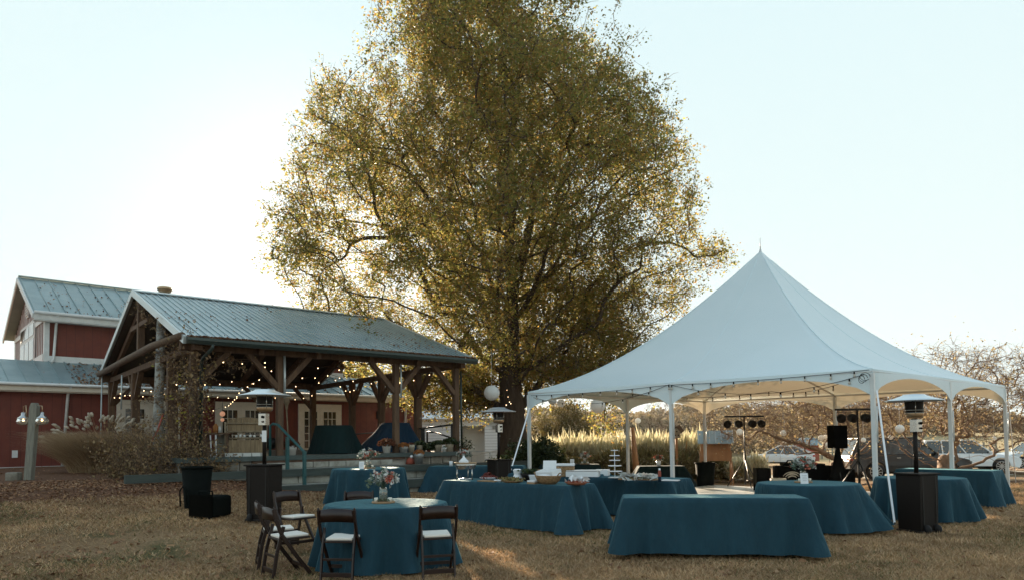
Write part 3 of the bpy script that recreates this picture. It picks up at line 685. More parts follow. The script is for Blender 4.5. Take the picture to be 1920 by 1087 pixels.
def branch_mesh(N, par, tip, pw_, rmax, wig=0., nthick=8, root_r=None):
    n = len(N); ch = [[] for _ in range(n)]
    for i, p in enumerate(par):
        if p >= 0: ch[p].append(i)
    r = np.zeros(n)
    order = list(range(n))[::-1]
    acc = np.zeros(n)
    for i in order:      # children always have larger index
        r[i] = (acc[i] ** (1 / pw_)) if acc[i] > 0 else tip
        if par[i] >= 0: acc[par[i]] += r[i] ** pw_
    r = np.minimum(r, rmax)
    mb = MB(); starts = [(0, -1)]
    while starts:
        s, pa = starts.pop(); path = ([pa] if pa >= 0 else []) + [s]; c = s
        while ch[c]:
            k = max(ch[c], key=lambda j: r[j])
            for j in ch[c]:
                if j != k: starts.append((j, c))
            path.append(k); c = k
        P = [Vector(N[j]) for j in path]; RR = [r[j] for j in path]
        if pa >= 0: RR[0] = RR[1]
        pts = []; rr = []
        for j in range(len(P) - 1):
            a = P[max(0, j - 1)]; b = P[j]; c2 = P[j + 1]; d = P[min(len(P) - 1, j + 2)]
            st = 3 if RR[j] > .02 else 2
            for q_ in range(st):
                t = q_ / st
                v = .5 * ((2 * b) + (c2 - a) * t + (2 * a - 5 * b + 4 * c2 - d) * t * t + (3 * b - a - 3 * c2 + d) * t ** 3)
                if wig and j + q_ > 0: v = v + Vector(rng.normal(size=3)) * wig * (c2 - b).length
                pts.append(v); rr.append(RR[j] * (1 - t) + RR[j + 1] * t)
        pts.append(P[-1]); rr.append(RR[-1] * .6)
        if root_r and s == 0:
            for j in range(len(pts)):
                h = pts[j].z - pts[0].z; rr[j] = max(rr[j], root_r * (1 - h / 14) if (h < 6 and root_r > .3) or h < 1 else 0) + root_r * .7 * math.exp(-h * 1.6)
        mr = max(rr); mb.tube(pts, rr, 12 if mr > .12 else (6 if mr > .035 else 4 if mr > .014 else 3), cap=False)
    return mb, r

# --- the big tree
GAPS = [(-.28, 9.3, .36), (-.15, 7.9, .45), (.35, 7.5, .35), (9.2, 13.4, .5)]
TX, TY = -.02, 27.0
K = TY / F_PX
zr = [(3.6, 3.6), (4.5, 5.4), (5.6, 6.9), (6.9, 7.7), (8.2, 8.0), (10.3, 7.9), (12.3, 7.5), (14.4, 6.4), (16.4, 5.6), (17.5, 4.8), (18.4, 3.7), (19.1, 2.2), (19.7, .3)]
zz = [a for a, _ in zr]; rad_ = [b for _, b in zr]
CX = at(920, 400, TY).x
def sample_crown(n):
    out = []
    while len(out) < n:
        z = random.uniform(2.6, 19.7); rm = np.interp(z, zz, rad_) * (1 if z > 3.6 else max(.0, (z - 2.0) / 1.6))
        a = random.random() * 2 * math.pi; u_ = random.random()
        rr_ = rm * (u_ ** .40)
        rr_ *= 1 + .07 * math.sin(a * 5 + z * 1.1) + .05 * math.sin(a * 9 - z * 1.9)
        x, y = CX + rr_ * math.cos(a), TY + rr_ * math.sin(a)
        if random.random() > (rm / 9) ** 1.0 + .15: continue
        nz = vnoise(np.array([x + z * .4]), np.array([y * .8 - z * .7]), .75, 77)[0]
        if nz < -.5 and random.random() < .9: continue
        lx_, ly_ = (x + 7.29) * U38[0] + (y - 15.56) * U38[1], -(x + 7.29) * U38[1] + (y - 15.56) * U38[0]
        if lx_ < 8.5 and -.5 < ly_ < 12.2 and z < 4.3 + 2 * (1 - abs(ly_ - 5.75) / 5.75): continue
        if x > 0 and y < 24.8 and z < 7.5: continue
        if z < 3.6 and not (x < 1.0 or x > 2.2): continue
        if abs(x - TX) < 1.2 and z < 4.1 and y < TY + 1: continue
        out.append((x, y, z))
    return np.array(out)
random.seed(5)
pts = sample_crown(5000)
low = []
while len(low) < 190:      # low hanging sprays left of the trunk and one drooping to the right
    x, y, z = random.uniform(-4.4, -.9), random.uniform(25.5, 30), random.uniform(2.5, 4.4)
    if z > 2.5 + .28 * abs(x + 1.6) * random.random() and not (x < -3.6 and z < 2.9): low.append((x, y, z))
while len(low) < 225: low.append((random.gauss(3.55, .28), random.gauss(26.6, .4), random.uniform(1.9, 4.4)))
while len(low) < 260: low.append((random.gauss(5.6, .5), random.gauss(26.6, .4), random.uniform(3.1, 4.6)))
while len(low) < 620:      # dense skirts of the crown behind the tent
    x, y, z = random.uniform(.6, 7.8), random.uniform(25.3, 32), random.uniform(4.2, 8.2)
    if math.hypot(x - CX, y - TY) < np.interp(z, zz, rad_) * 1.0: low.append((x, y, z))
pts = np.concatenate([pts, np.array(low)])
T0 = np.array([TX, TY, g(TX, TY) - .15])
def polyl(p0, d, L_, up, n=6, wob=.15):
    p = np.array(p0, float); d = np.array(d, float); o = [p.copy()]
    for i in range(n):
        d = d + np.array([0, 0, up]) + rng.normal(size=3) * wob * .5; d = d / np.linalg.norm(d); p = p + d * L_ / n; o.append(p.copy())
    return o
seeds = [[T0 + np.array([.0, 0, z]) + np.array([.05 * math.sin(z), 0, 0]) for z in np.arange(0, 8.6, .7)]]
top = seeds[0][-1]
for i, (dx, dy, L_) in enumerate(((-.25, .1, 10.5), (.22, -.15, 10), (.0, .3, 11.5), (.45, .1, 8.5), (-.5, -.1, 8.5), (.1, -.45, 8))):
    seeds.append(polyl(seeds[0][8 + i % 4], (dx, dy, 1), L_ * .68, .12, 10, .12))
for i in range(20):
    z = 3.0 + i * .33; a = i * 2.4 + .4; L_ = np.interp(z, zz, rad_) * .72
    seeds.append(polyl(seeds[0][min(len(seeds[0]) - 1, int(z / .7))], (math.cos(a), math.sin(a), .38), L_, .07, 8, .2))
N_, P_ = grow(seeds, pts, .28)
mb, rr = branch_mesh(N_, P_, .011, 2.0, .55, wig=.03, root_r=.6)
big = thing('maple_tree', 'huge broad autumn tree with green and gold leaves and a thick dark trunk', 'tree', tuple(T0))
o = mb.build('trunk', 'bark_main', big); o.location = -Vector(T0)
tips = np.arange(len(N_)) >= (len(N_) - len(pts))
TP = N_[tips]; PAR = N_[P_[tips]]
def twig_leaves(TP, PAR, per, sig, size, m, name, parent, off, **kw):
    n = len(TP); t = rng.random((n, per, 1)) ** .8
    cnt = per
    base = PAR[:, None] * (1 - t) + TP[:, None] * t
    cl = rng.normal(size=(n, 7, 3)) * sig      # sub clumps
    pick = rng.integers(0, 7, size=(n, per))
    P = base + cl[np.arange(n)[:, None], pick] + rng.normal(size=(n, per, 3)) * sig * .30
    P = P.reshape(-1, 3)
    if m == 'leaf_main':     # openings in the crown that let the low sun through
        sd = np.array(tuple(sdir))
        for (gx_, gy_, rr0) in GAPS:
            d = P - np.array([gx_, gy_, 0.]); d = d - (d @ sd)[:, None] * sd[None]; P = P[np.linalg.norm(d, axis=1) > rr0]
    V = leaf_quads(P, size, **kw) - np.array(off)
    return quads_mesh(name, V, m, parent)
twig_leaves(TP, PAR, 84, .28, .086, 'leaf_main', 'crown', big, T0, flat=.1, aspect=.6)
# fine twigs inside the clumps
tw = MB()
for i in range(0, len(TP), 1):
    for _ in range(2):
        d = rand_unit(1)[0] * .5; d[2] += .15
        tw.tube([TP[i], TP[i] + d * .5 + rng.normal(size=3) * .04, TP[i] + d], [.008, .006, .003], 3, cap=False)
o = tw.build('twigs', 'bark_twig', big); o.location = -Vector(T0)

# --- gnarled apple trees with sparse tan leaves
def apple(px, py_base, Y, label, seed, crown, trunk_h, lean, leaves, npts=900, rt=.2, droop=.0, limbs=6):
    global rng; rng = np.random.default_rng(seed); random.seed(seed)
    b = at(px, 822, Y); z0 = g(b.x, Y); base = np.array([b.x, Y, z0 - .1])
    cx, cy, cz, rx, ry, rz = crown
    C = base + np.array([cx, cy, cz]); pts = []
    while len(pts) < npts:
        p = rand_unit(1)[0] * random.random() ** .4
        q_ = C + p * np.array([rx, ry, rz])
        if q_[2] < z0 + 1.3 + droop * 0: continue
        if vnoise(np.array([q_[0] + q_[2]]), np.array([q_[1] - q_[2]]), 1.2, seed)[0] < -.5: continue
        pts.append(q_)
    tr = [base + np.array([lean * t, 0, trunk_h * t]) for t in np.linspace(0, 1, 5)]
    seeds = [tr]
    for i in range(limbs):
        a = i * 2 * math.pi / limbs + seed
        d = np.array([math.cos(a) * rx, math.sin(a) * ry, .0]); L_ = np.linalg.norm(d) * .95; d = d / np.linalg.norm(d); d[2] = random.uniform(.35, 1.1)
        seeds.append(polyl(tr[random.choice((2, 3, 4))], d, L_, -.03, 9, .34))
    N1, P1 = grow(seeds, pts, .22)
    mb, r = branch_mesh(N1, P1, .0085, 2.45, rt * .62, wig=.05, root_r=rt)
    # fine twigs
    K_ = N1[len(N1) - npts:]
    for i in range(npts):
        for _ in range(5):
            d = rand_unit(1)[0] * random.uniform(.2, .5); d[2] = d[2] * .7 + .06
            k = rng.normal(size=3) * .07
            mb.tube([K_[i], K_[i] + d * .5 + k, K_[i] + d + k * .5], [.0055, .0045, .002], 3, cap=False)
    t = thing('apple_tree', label, 'tree', tuple(base), group='apple trees beyond the tent')
    o = mb.build('trunk', 'bark_apple', t); o.location = -Vector(base)
    twig_leaves(K_, N1[P1[len(N1) - npts:]], leaves, .34, .07, 'leaf_apple', 'crown', t, base, flat=.1, aspect=.6)
    return t
apple(1556, 905, 25.5, 'gnarled apple tree with a long low limb reaching over the white hatchback', 3, (-1.1, .3, 2.6, 3.6, 2.6, 1.35), .95, .25, 5, 850, .21, limbs=7)
apple(1772, 890, 24.5, 'gnarled apple tree forking low in front of the white sport utility car', 8, (.9, .2, 3.1, 3.5, 2.4, 1.95), 0.8, .0, 6, 950, .24, limbs=8)
apple(1700, 880, 34.0, 'taller apple tree standing behind the dark sport utility car', 12, (-1.0, .3, 3.9, 3.4, 2.4, 2.1), 1.2, .1, 10, 700, .2, limbs=7)
rng = np.random.default_rng(99); random.seed(99)

# --- generic background trees
def bg_tree(name, label, x, y, h, r, m, n, leafs, bare=False, zc=None, cat='tree', group=None, trunk=True, bark='bark_main', sz=None):
    z0 = g(x, y); t = thing(name, label, cat, (x, y, z0), group=group)
    C = np.array([0, 0, zc or h * .58]); rz = h - C[2]; pts = []
    while len(pts) < n:
        p = rand_unit(1)[0] * random.random() ** .38; q_ = C + p * np.array([r, r, rz])
        if q_[2] > .15 * h * (1 if trunk else 0): pts.append(q_)
    tr = [np.array([0, 0, z]) for z in np.linspace(-.2, h * .4, 4)]
    N1, P1 = grow([tr], pts, .35)
    mb, _ = branch_mesh(N1, P1, .006 + .001 * h, 2.2, h * .022, wig=.04, root_r=h * .018)
    if bare:
        for q_ in pts:
            for _ in range(4):
                d = rand_unit(1)[0] * r * .16; d[2] = abs(d[2]) + .05 * h
                mb.tube([q_, q_ + d], [.012, .005], 3, cap=False)
    mb.build('trunk' if trunk else 'stems', bark, t)
    if leafs: twig_leaves(N1[-n:], N1[P1[-n:]], leafs, r * .13, sz or r * .05, m, 'crown' if trunk else 'foliage', t, (0, 0, 0), flat=.1, aspect=.7)
    return t
p = at(1058, 800, 46); bg_tree('round_tree', 'round russet tree rising behind the pale grasses', p.x, 46, 4.6, 2.2, 'leaf_hedge', 260, 70, zc=2.4)
p = at(1003, 850, 22.5); bg_tree('evergreen_shrub', 'dense dark evergreen bush at the foot of the big tree', p.x, 22.6, 1.55, 1.0, 'leaf_dark', 260, 110, zc=.75, cat='shrub', trunk=False, sz=.06)
p = at(940, 860, 23.5); bg_tree('evergreen_shrub', 'low light green bush left of the big trunk', p.x, 23.6, .95, .6, 'leaf_dark', 120, 70, zc=.45, cat='shrub', trunk=False, sz=.05)
p = at(676, 800, 46); bg_tree('golden_tree', 'golden leaved tree seen through the right end of the pavilion', p.x, 46, 7.2, 3.6, 'leaf_main', 420, 60, zc=4.2, sz=.14)
# bare trees in the field on the right of the far view
for i, (px, Y, h, r) in enumerate(((1402, 75, 7.5, 3.2), (1442, 82, 8.5, 3.6), (1500, 78, 7.5, 3.4), (1320, 95, 8.5, 3), (1245, 92, 7.5, 2.8), (1545, 90, 8.5, 4), (1655, 95, 9, 4.5))):
    p = at(px, 820, Y)
    bg_tree('bare_tree', ['bare slender tree just left of the first light stand', 'bare grey tree above the nose of the white hatchback', 'bare wide tree behind the white hatchback roof', 'thin bare tree behind the wooden kiosk',
        'thin bare tree between the two middle tent poles', 'bare spreading tree behind the loudspeaker', 'bare spreading tree above the dark car roof'][i], p.x, Y, h, r, 'far_wood', 130, 14 if i != 4 else 0, bare=True, bark='far_twig', group='bare trees in the field')
# hedge line and distant wood
def wood(name, label, spec, m, per, lsz, kind='stuff'):
    P = []
    for (x0, x1, y, h, hv) in spec:
        n = int(abs(x1 - x0) * per)
        x = x0 + rng.random(n) * (x1 - x0); yy = y + rng.normal(size=n) * 4
        hh = h * (.62 + .38 * np.clip(.5 + .5 * vnoise(x / h * 3.5, yy * 0, 1, 50 + int(y)), 0, 1)) + hv * rng.normal(size=n) * .2
        P.append(np.stack([x, yy, gh(x, yy) + hh * rng.random(n) ** .6], -1))
    P = np.concatenate(P)
    o = quads_mesh(name, leaf_quads(P, lsz, flat=0, aspect=.8), m); o['kind'] = kind; o['label'] = label; return o
wood('distant_woods', 'hazy brown wood on the far skyline', [(-60, 90, 150, 4.6, 1.5), (-80, 150, 210, 7.5, 2.5)], 'far_wood', 190, .85)
wood('distant_woods', 'far line of trees on the hill at the right', [(70, 260, 230, 6.5, 2), (-110, -40, 120, 9, 3)], 'far_wood', 90, 1.0)
wood('hedgerow', 'brown hedgerow at the end of the field', [(-6, 34, 88, 2.6, .8)], 'far_wood', 260, .42)
# ornamental grass bank: pale plumes over russet brush
def upright(name, label, n, x0, x1, y0, y1, h, m, wid, hs=.18, lean=.12):
    x = x0 + rng.random(n) * (x1 - x0); y = y0 + rng.random(n) * (y1 - y0)
    hh = h * (1 + hs * vnoise(x, y, 1.1, 4) + .16 * rng.normal(size=n)); z = gh(x, y)
    st = rng.random(n) ** .5
    zb = z + hh * st * .75
    a = rng.random(n) * 6.28; ln = .32 + .15 * rng.random(n); d = np.stack([np.cos(a), np.sin(a), a * 0], -1) * wid
    p = np.stack([x, y, zb], -1); L_ = rng.normal(size=(n, 2)) * lean
    topv = p + np.stack([L_[:, 0], L_[:, 1], hh * .35], -1); mid = p * .45 + topv * .55
    o = quads_mesh(name, np.stack([p, mid + d, topv, mid - d], 1), m); o['kind'] = 'stuff'; o['label'] = label; return o
upright('tall_grass', 'bank of pale feathery plume grass glowing behind the tent', 30000, 1.1, 9.6, 31.5, 35.5, 1.5, 'plume_gold', .03)
upright('brush', 'russet and green brush growing below the plume grass', 26000, .6, 9.4, 29.8, 31.6, .85, 'leaf_hedge', .04, .3, .3)
upright('tall_grass', 'low dry golden weeds beside the kiosk legs', 3000, 9.0, 10.6, 29, 31, .8, 'plume_gold', .03, .3)
P = np.stack([.6 + rng.random(16000) * 9.0, 30.4 + rng.normal(size=16000) * .7, rng.random(16000) * 1.05], -1); P[:, 2] += gh(P[:, 0], P[:, 1])
P[:, 2] -= .3 * (vnoise(P[:, 0], P[:, 1], 1, 8) < 0)
o = quads_mesh('brush', leaf_quads(P, .11, aspect=.6), 'leaf_hedge'); o['kind'] = 'stuff'; o['label'] = 'leafy brush in front of the plume grass'

# ------------------------------------------------------------------ tent
NC = np.array([7.0, 13.5]); LC = np.array([.44, 19.2]); RC = np.array([13.3, 18.8]); KC = LC + RC - NC
CC = (NC + KC) / 2; TZ = 2.83; TP_ = 6.62
tent = thing('frame_tent', 'large white peaked frame tent with scalloped valance on white poles', 'tent', (NC[0], NC[1], g(*NC)))
TO = Vector((NC[0], NC[1], g(*NC)))
def tb(mb, name, m, label=None, **k): o = mb.build(name, m, tent, label, **k); o.location = -TO; return o
corners = [NC, LC, KC, RC]
per = []; q_i = 28
for i in range(4):
    a, b = corners[i], corners[(i + 1) % 4]
    for k in range(q_i): per.append((a + (b - a) * k / q_i, (k / q_i * 2) % 1.0, i))
np_ = len(per); RG = 22
V = []; Fc = []
def gz(r_): return .75 * (1 - r_) ** 1.8 + .25 * (1 - r_)
for j in range(RG + 1):
    r_ = j / RG
    for (p, f, i) in per:
        q_ = CC + (p - CC) * r_
        ridge = abs((per.index((p, f, i)) if False else 0))
        V.append((q_[0], q_[1], TZ + (TP_ - TZ) * gz(r_)))
for j in range(RG):
    for k in range(np_):
        k2 = (k + 1) % np_; Fc.append((j * np_ + k, (j + 1) * np_ + k, (j + 1) * np_ + k2, j * np_ + k2))
# faces between the hips sag a little
V = np.array(V)
for j in range(RG + 1):
    r_ = j / RG
    for k in range(np_):
        t = (k % q_i) / q_i; V[j * np_ + k, 2] -= .05 * math.sin(math.pi * t) * math.sin(math.pi * r_) ** 1.0
mb = MB(); mb.add(V.tolist(), Fc, True); tb(mb, 'canopy', 'tent_fabric')
mb = MB(); vv = []; ff = []
for (p, f, i) in per:
    nrm = (p - CC) / np.linalg.norm(p - CC)
    h = .54 - .43 * (1 - (2 * f - 1) ** 2) ** .62
    wr = .006 * math.sin(f * 40) * math.exp(-min(f, 1 - f) * 12)
    o_ = p + nrm * (.015 + wr)
    vv += [(p[0], p[1], TZ), (o_[0], o_[1], TZ - h * .5), (p[0] + nrm[0] * .02, p[1] + nrm[1] * .02, TZ - h)]
for k in range(np_):
    k2 = (k + 1) % np_
    for m_ in (0, 1): ff.append((k * 3 + m_, k * 3 + m_ + 1, k2 * 3 + m_ + 1, k2 * 3 + m_))
mb.add(vv, ff, True); tb(mb, 'valance', 'tent_fabric')
mb = MB()
for (i0, i1) in ((0, 1), (1, 2), (2, 3), (3, 0)):
    a, b = corners[i0], corners[i1]; mb.tube([(*(a * .995 + CC * .005), TZ - .05), (*(b * .995 + CC * .005), TZ - .05)], .03, 8)
for c in corners: mb.tube([(*c, TZ - .05), (*(c * .06 + CC * .94), TZ + .82)], .028, 8)
for i in range(4):
    c = (corners[i] + corners[(i + 1) % 4]) / 2; mb.tube([(*c, TZ - .05), (*(c * .06 + CC * .94), TZ + .82)], .028, 8)
tb(mb, 'roof_frame', 'tent_pole')
mb = MB(); mb.tube([(*CC, TZ + .2), (*CC, TP_ + .02)], .035, 8); tb(mb, 'centre_mast', 'tent_pole')
mb = MB(); mb.tube([(*CC, TP_ - .02), (CC[0], CC[1], TP_ + .36)], [.018, .006], 6); tb(mb, 'finial', 'tent_pole')
for i in range(4):
    for t in (0, .5):
        c = corners[i] * (1 - t) + corners[(i + 1) % 4] * t
        c2 = c + (CC - c) * .004; z0 = g(*c2)
        mb = MB(); mb.box((c2[0], c2[1], (TZ - .08 + z0) / 2), (.075, .075, TZ - .08 - z0), rz=.7); mb.box((c2[0], c2[1], z0 + .01), (.2, .2, .02), rz=.7)
        mb.box((c2[0] + .01, c2[1], z0 + 1.55), (.085, .085, .06), rz=.7).tube([(c2[0] + .045, c2[1] - .045, z0 + 1.4), (c2[0] + .045, c2[1] - .045, z0 + 2.1)], .012, 6)
        tb(mb, 'pole', 'tent_pole')
mb = MB()
for i in range(4):
    for t in (0, .5):
        k = i * q_i + int(t * q_i); mb.tube([tuple(V[j * np_ + k] + np.array([0, 0, .004])) for j in range(1, RG + 1)], .005 if t else .008, 4)
tb(mb, 'seam', 'tent_seam')
# guy straps
for (c, px, py, Y) in ((NC, 1678, 985, 12.4), (LC, 958, 860, 18.0), (RC, 1905, 905, 19.0)):
    q_ = gp(px, py) if c is not LC else at(px, 880, 17.6)
    mb = MB(); mb.bar((c[0] + .05, c[1] - .03, TZ - .42), tuple(q_), .035, .012, (0, 1, 0)); tb(mb, 'guy_strap', 'white_gloss')
    mb = MB(); mb.bar(tuple(q_ + Vector((0, 0, -.1))), tuple(q_ + Vector((0, 0, .06))), .02, .02); tb(mb, 'stake', 'black_metal')
# ------------------------------------------------------------------ cloths
def fold_fn(seed, k):
    r = random.Random(seed); ph = [r.random() * 6.28 for _ in range(6)]; kk = [k * r.uniform(.6, 1.3) for _ in range(6)]
    def f(s):
        v = sum(math.sin(kk[i] * s + ph[i]) for i in range(4)) / 2.4
        return math.copysign(abs(v) ** .75, v)
    return f
def cloth_round(name, label, group, px, Y, Rr, m='teal_cloth', seed=1, flare=.12, amp=.075, hem=.02, zt=None, lean=(0, 0), x=None, zb=None, k=24):
    cx = at(px, 822, Y).x if x is None else x; z0 = g(cx, Y) if zb is None else zb; zt = zt or z0 + .765
    f = fold_fn(seed, 1.0); n = 144; mb = MB(); vs = [(0, 0, 0)]; rows = []
    for r_, dz in ((.35, .001), (.7, .001), (.93, 0), (.985, -.004), (1.0, -.022)):
        rows.append([(Rr * r_ * math.cos(2 * math.pi * i / n), Rr * r_ * math.sin(2 * math.pi * i / n), dz) for i in range(n)])
    H = zt - z0 - hem; T = 12
    for j in range(1, T + 1):
        t = j / T; row = []
        for i in range(n):
            a = 2 * math.pi * i / n; fo = f(a * k / 2.0)
            fo2 = math.sin(a * 31 + seed + 2 * math.sin(a * 3)) * .8
            rr_ = Rr + .012 + flare * t ** 1.25 * (.55 + .45 * max(0, fo)) + amp * (t ** .8) * fo + amp * .22 * fo2 * t
            cosl = max(0, (math.cos(a) * lean[0] + math.sin(a) * lean[1])) 
            rr_ += cosl * t
            zz_ = -.022 - (H - .022) * t * (1 - .04 * max(0, fo) * t - .10 * cosl * t)
            row.append((rr_ * math.cos(a), rr_ * math.sin(a), zz_))
        rows.append(row)
    for r_ in rows: vs += r_
    fs = [(0, 1 + i, 1 + (i + 1) % n) for i in range(n)]
    for j in range(len(rows) - 1):
        for i in range(n):
            a = 1 + j * n + i; b = 1 + j * n + (i + 1) % n; fs.append((a, a + n, b + n, b))
    mb.add(vs, fs, True); o = mb.build(name, m); o.location = (cx, Y, zt); tag(o, label, 'tablecloth', group)
    return (cx, Y, zt)
def cloth_rect(name, label, group, FL, FR, depth, m='teal_cloth', seed=1, flare=.10, amp=.03, hem=.02, zb=None, hgt=.765, corner=.22, k=5.0):
    FL, FR = Vector(FL), Vector(FR); u = (FR - FL); Ln = u.length; u.normalize(); v = Vector((-u.y, u.x)); c = (FL + FR) / 2 + v * depth / 2
    z0 = g(c.x, c.y) if zb is None else zb; zt = z0 + hgt; f = fold_fn(seed, 1.0); hx, hy, rc = Ln / 2, depth / 2, .03
    pts = []     # outline with normals, arc length, corner weight
    def seg(a, b, n_):
        for i in range(n_): t = i / n_; pts.append((a[0] + (b[0] - a[0]) * t, a[1] + (b[1] - a[1]) * t))
    seg((-hx + rc, -hy), (hx - rc, -hy), 60)
    def arc(cx, cy, a0): 
        for i in range(14): a = a0 + math.pi / 2 * i / 14; pts.append((cx + rc * math.cos(a), cy + rc * math.sin(a)))
    arc(hx - rc, -hy + rc, -math.pi / 2); seg((hx, -hy + rc), (hx, hy - rc), 24); arc(hx - rc, hy - rc, 0)
    seg((hx - rc, hy), (-hx + rc, hy), 60); arc(-hx + rc, hy - rc, math.pi / 2); seg((-hx, hy - rc), (-hx, -hy + rc), 24); arc(-hx + rc, -hy + rc, math.pi)
    n = len(pts); vs = [(0, 0, 0)]; rows = [[(p[0] * q_, p[1] * q_, dz) for p in pts] for q_, dz in ((.5, 0), (.96, 0))]
    nr = []; cw = []
    for i, p in enumerate(pts):
        a, b = pts[i - 1], pts[(i + 1) % n]; t = Vector((b[0] - a[0], b[1] - a[1])).normalized(); nr.append((t.y, -t.x))
        d = math.hypot(hx - abs(p[0]), hy - abs(p[1])); cw.append(d)
    rows.append([(p[0] - nr[i][0] * .012, p[1] - nr[i][1] * .012, -.0015) for i, p in enumerate(pts)])
    rows.append([(p[0], p[1], -.012) for i, p in enumerate(pts)])
    H = hgt - hem; T = 12
    for j in range(1, T + 1):
        t = j / T; row = []; s = 0
        for i, p in enumerate(pts):
            s += math.hypot(p[0] - pts[i - 1][0], p[1] - pts[i - 1][1]) if i else 0
            c_ = math.exp(-(cw[i] / .075) ** 1.4); c2 = math.exp(-((cw[i] - .24) / .09) ** 2)
            fo = f(s * k)
            o_ = .006 + flare * t + amp * t * fo * (1 - c_) + corner * c_ * t - .05 * c2 * t * (corner > .1) + .012 * t * math.sin(s * 31 + seed)
            row.append((p[0] + nr[i][0] * o_, p[1] + nr[i][1] * o_, -.012 - (H - .012) * t * (1 - .03 * max(0, fo))))
        rows.append(row)
    for r_ in rows: vs += r_
    fs = [(0, 1 + i, 1 + (i + 1) % n) for i in range(n)]
    for j in range(len(rows) - 1):
        for i in range(n):
            a = 1 + j * n + i; b = 1 + j * n + (i + 1) % n; fs.append((a, a + n, b + n, b))
    o = MB().add(vs, fs, True).build(name, m); o.location = (c.x, c.y, zt); o.rotation_euler = (0, 0, math.atan2(u.y, u.x)); tag(o, label, 'tablecloth', group)
    return zt
GT = 'teal tablecloths on the lawn'
T1 = cloth_round('tablecloth', 'teal floor length cloth on the round table ringed by folding chairs', GT, 724, 8.78, .76, seed=3)
T2 = cloth_round('tablecloth', 'teal cloth on the round table nearest the porch steps', GT, 691, 14.4, .74, seed=8, flare=.12)
T3 = cloth_round('tablecloth', 'teal cloth billowing outwards on the round table inside the tent', GT, 1512, 11.6, .80, seed=14, flare=.16, amp=.09, lean=(.28, -.03), hem=.05)
T4 = cloth_round('tablecloth', 'teal cloth on the round table right behind the big black heater', GT, 1722, 12.9, .74, seed=21, flare=.10, lean=(.10, 0))
zF = cloth_rect('tablecloth', 'teal cloth on the empty long table in front of the tent', GT, (1.42, 9.05), (3.69, 8.72), .68, seed=5, hem=.07, corner=.15, amp=.02)
zB = cloth_rect('tablecloth', 'teal cloth on the long buffet table crowded with food', GT, (-1.32, 13.2), (.86, 11.25), .80, seed=6, flare=.12, amp=.07, corner=.24, k=11)
zM = cloth_rect('tablecloth', 'teal cloth on the buffet table with the tiered stand and water bottle', GT, (1.55, 14.0), (2.86, 12.75), .76, seed=7, hem=.06, amp=.05, k=9)
zL = cloth_rect('tablecloth', 'teal cloth on the narrow table between the porch steps and the middle heater', GT, (-2.15, 17.9), (.25, 17.6), .72, seed=9, amp=.06, flare=.18, zb=.07, k=8, hgt=.8)
zR = cloth_rect('tablecloth', 'teal cloth on the far rectangular table by the right tent corner', GT, (8.9, 16.3), (10.15, 14.85), .8, seed=11, amp=.04, flare=.12, corner=.14)
GD = 'dark tablecloths'  # the two far ones are teal cloth, coloured darker for being backlit
p = at(1199, 868, 22.5); p2 = at(1283, 868, 22.5)
zD1 = cloth_rect('tablecloth', 'teal cloth coloured dark as backlit on the table left of the black bin, with a small flower pot', GD, (p.x, 22.5), (p2.x, 22.4), .8, 'dark_and_backlit_cloth', seed=12, flare=.28)
p = at(1012, 868, 20.6); p2 = at(1124, 868, 20.6)
zD2 = cloth_rect('tablecloth', 'teal cloth coloured dark as backlit on the table behind the white sign and bakery box', GD, (p.x, 20.6), (p2.x, 20.5), .8, 'dark_and_backlit_cloth', seed=13, flare=.2)
T5 = cloth_round('tablecloth', 'black green cloth draped over the porch table in front of the right french doors', GD, 626, 19.4, .5, 'dark_and_backlit_cloth', seed=31, flare=.42, zb=DK, zt=DK + .78, hem=.0, k=7)
T6 = cloth_round('tablecloth', 'navy cloth draped over the tall porch table beside the rust mums', GD, 742, 21.3, .42, 'navy_cloth', seed=36, flare=.4, zb=DK, zt=DK + .88, lean=(-.45, 0), hem=.0, k=6)

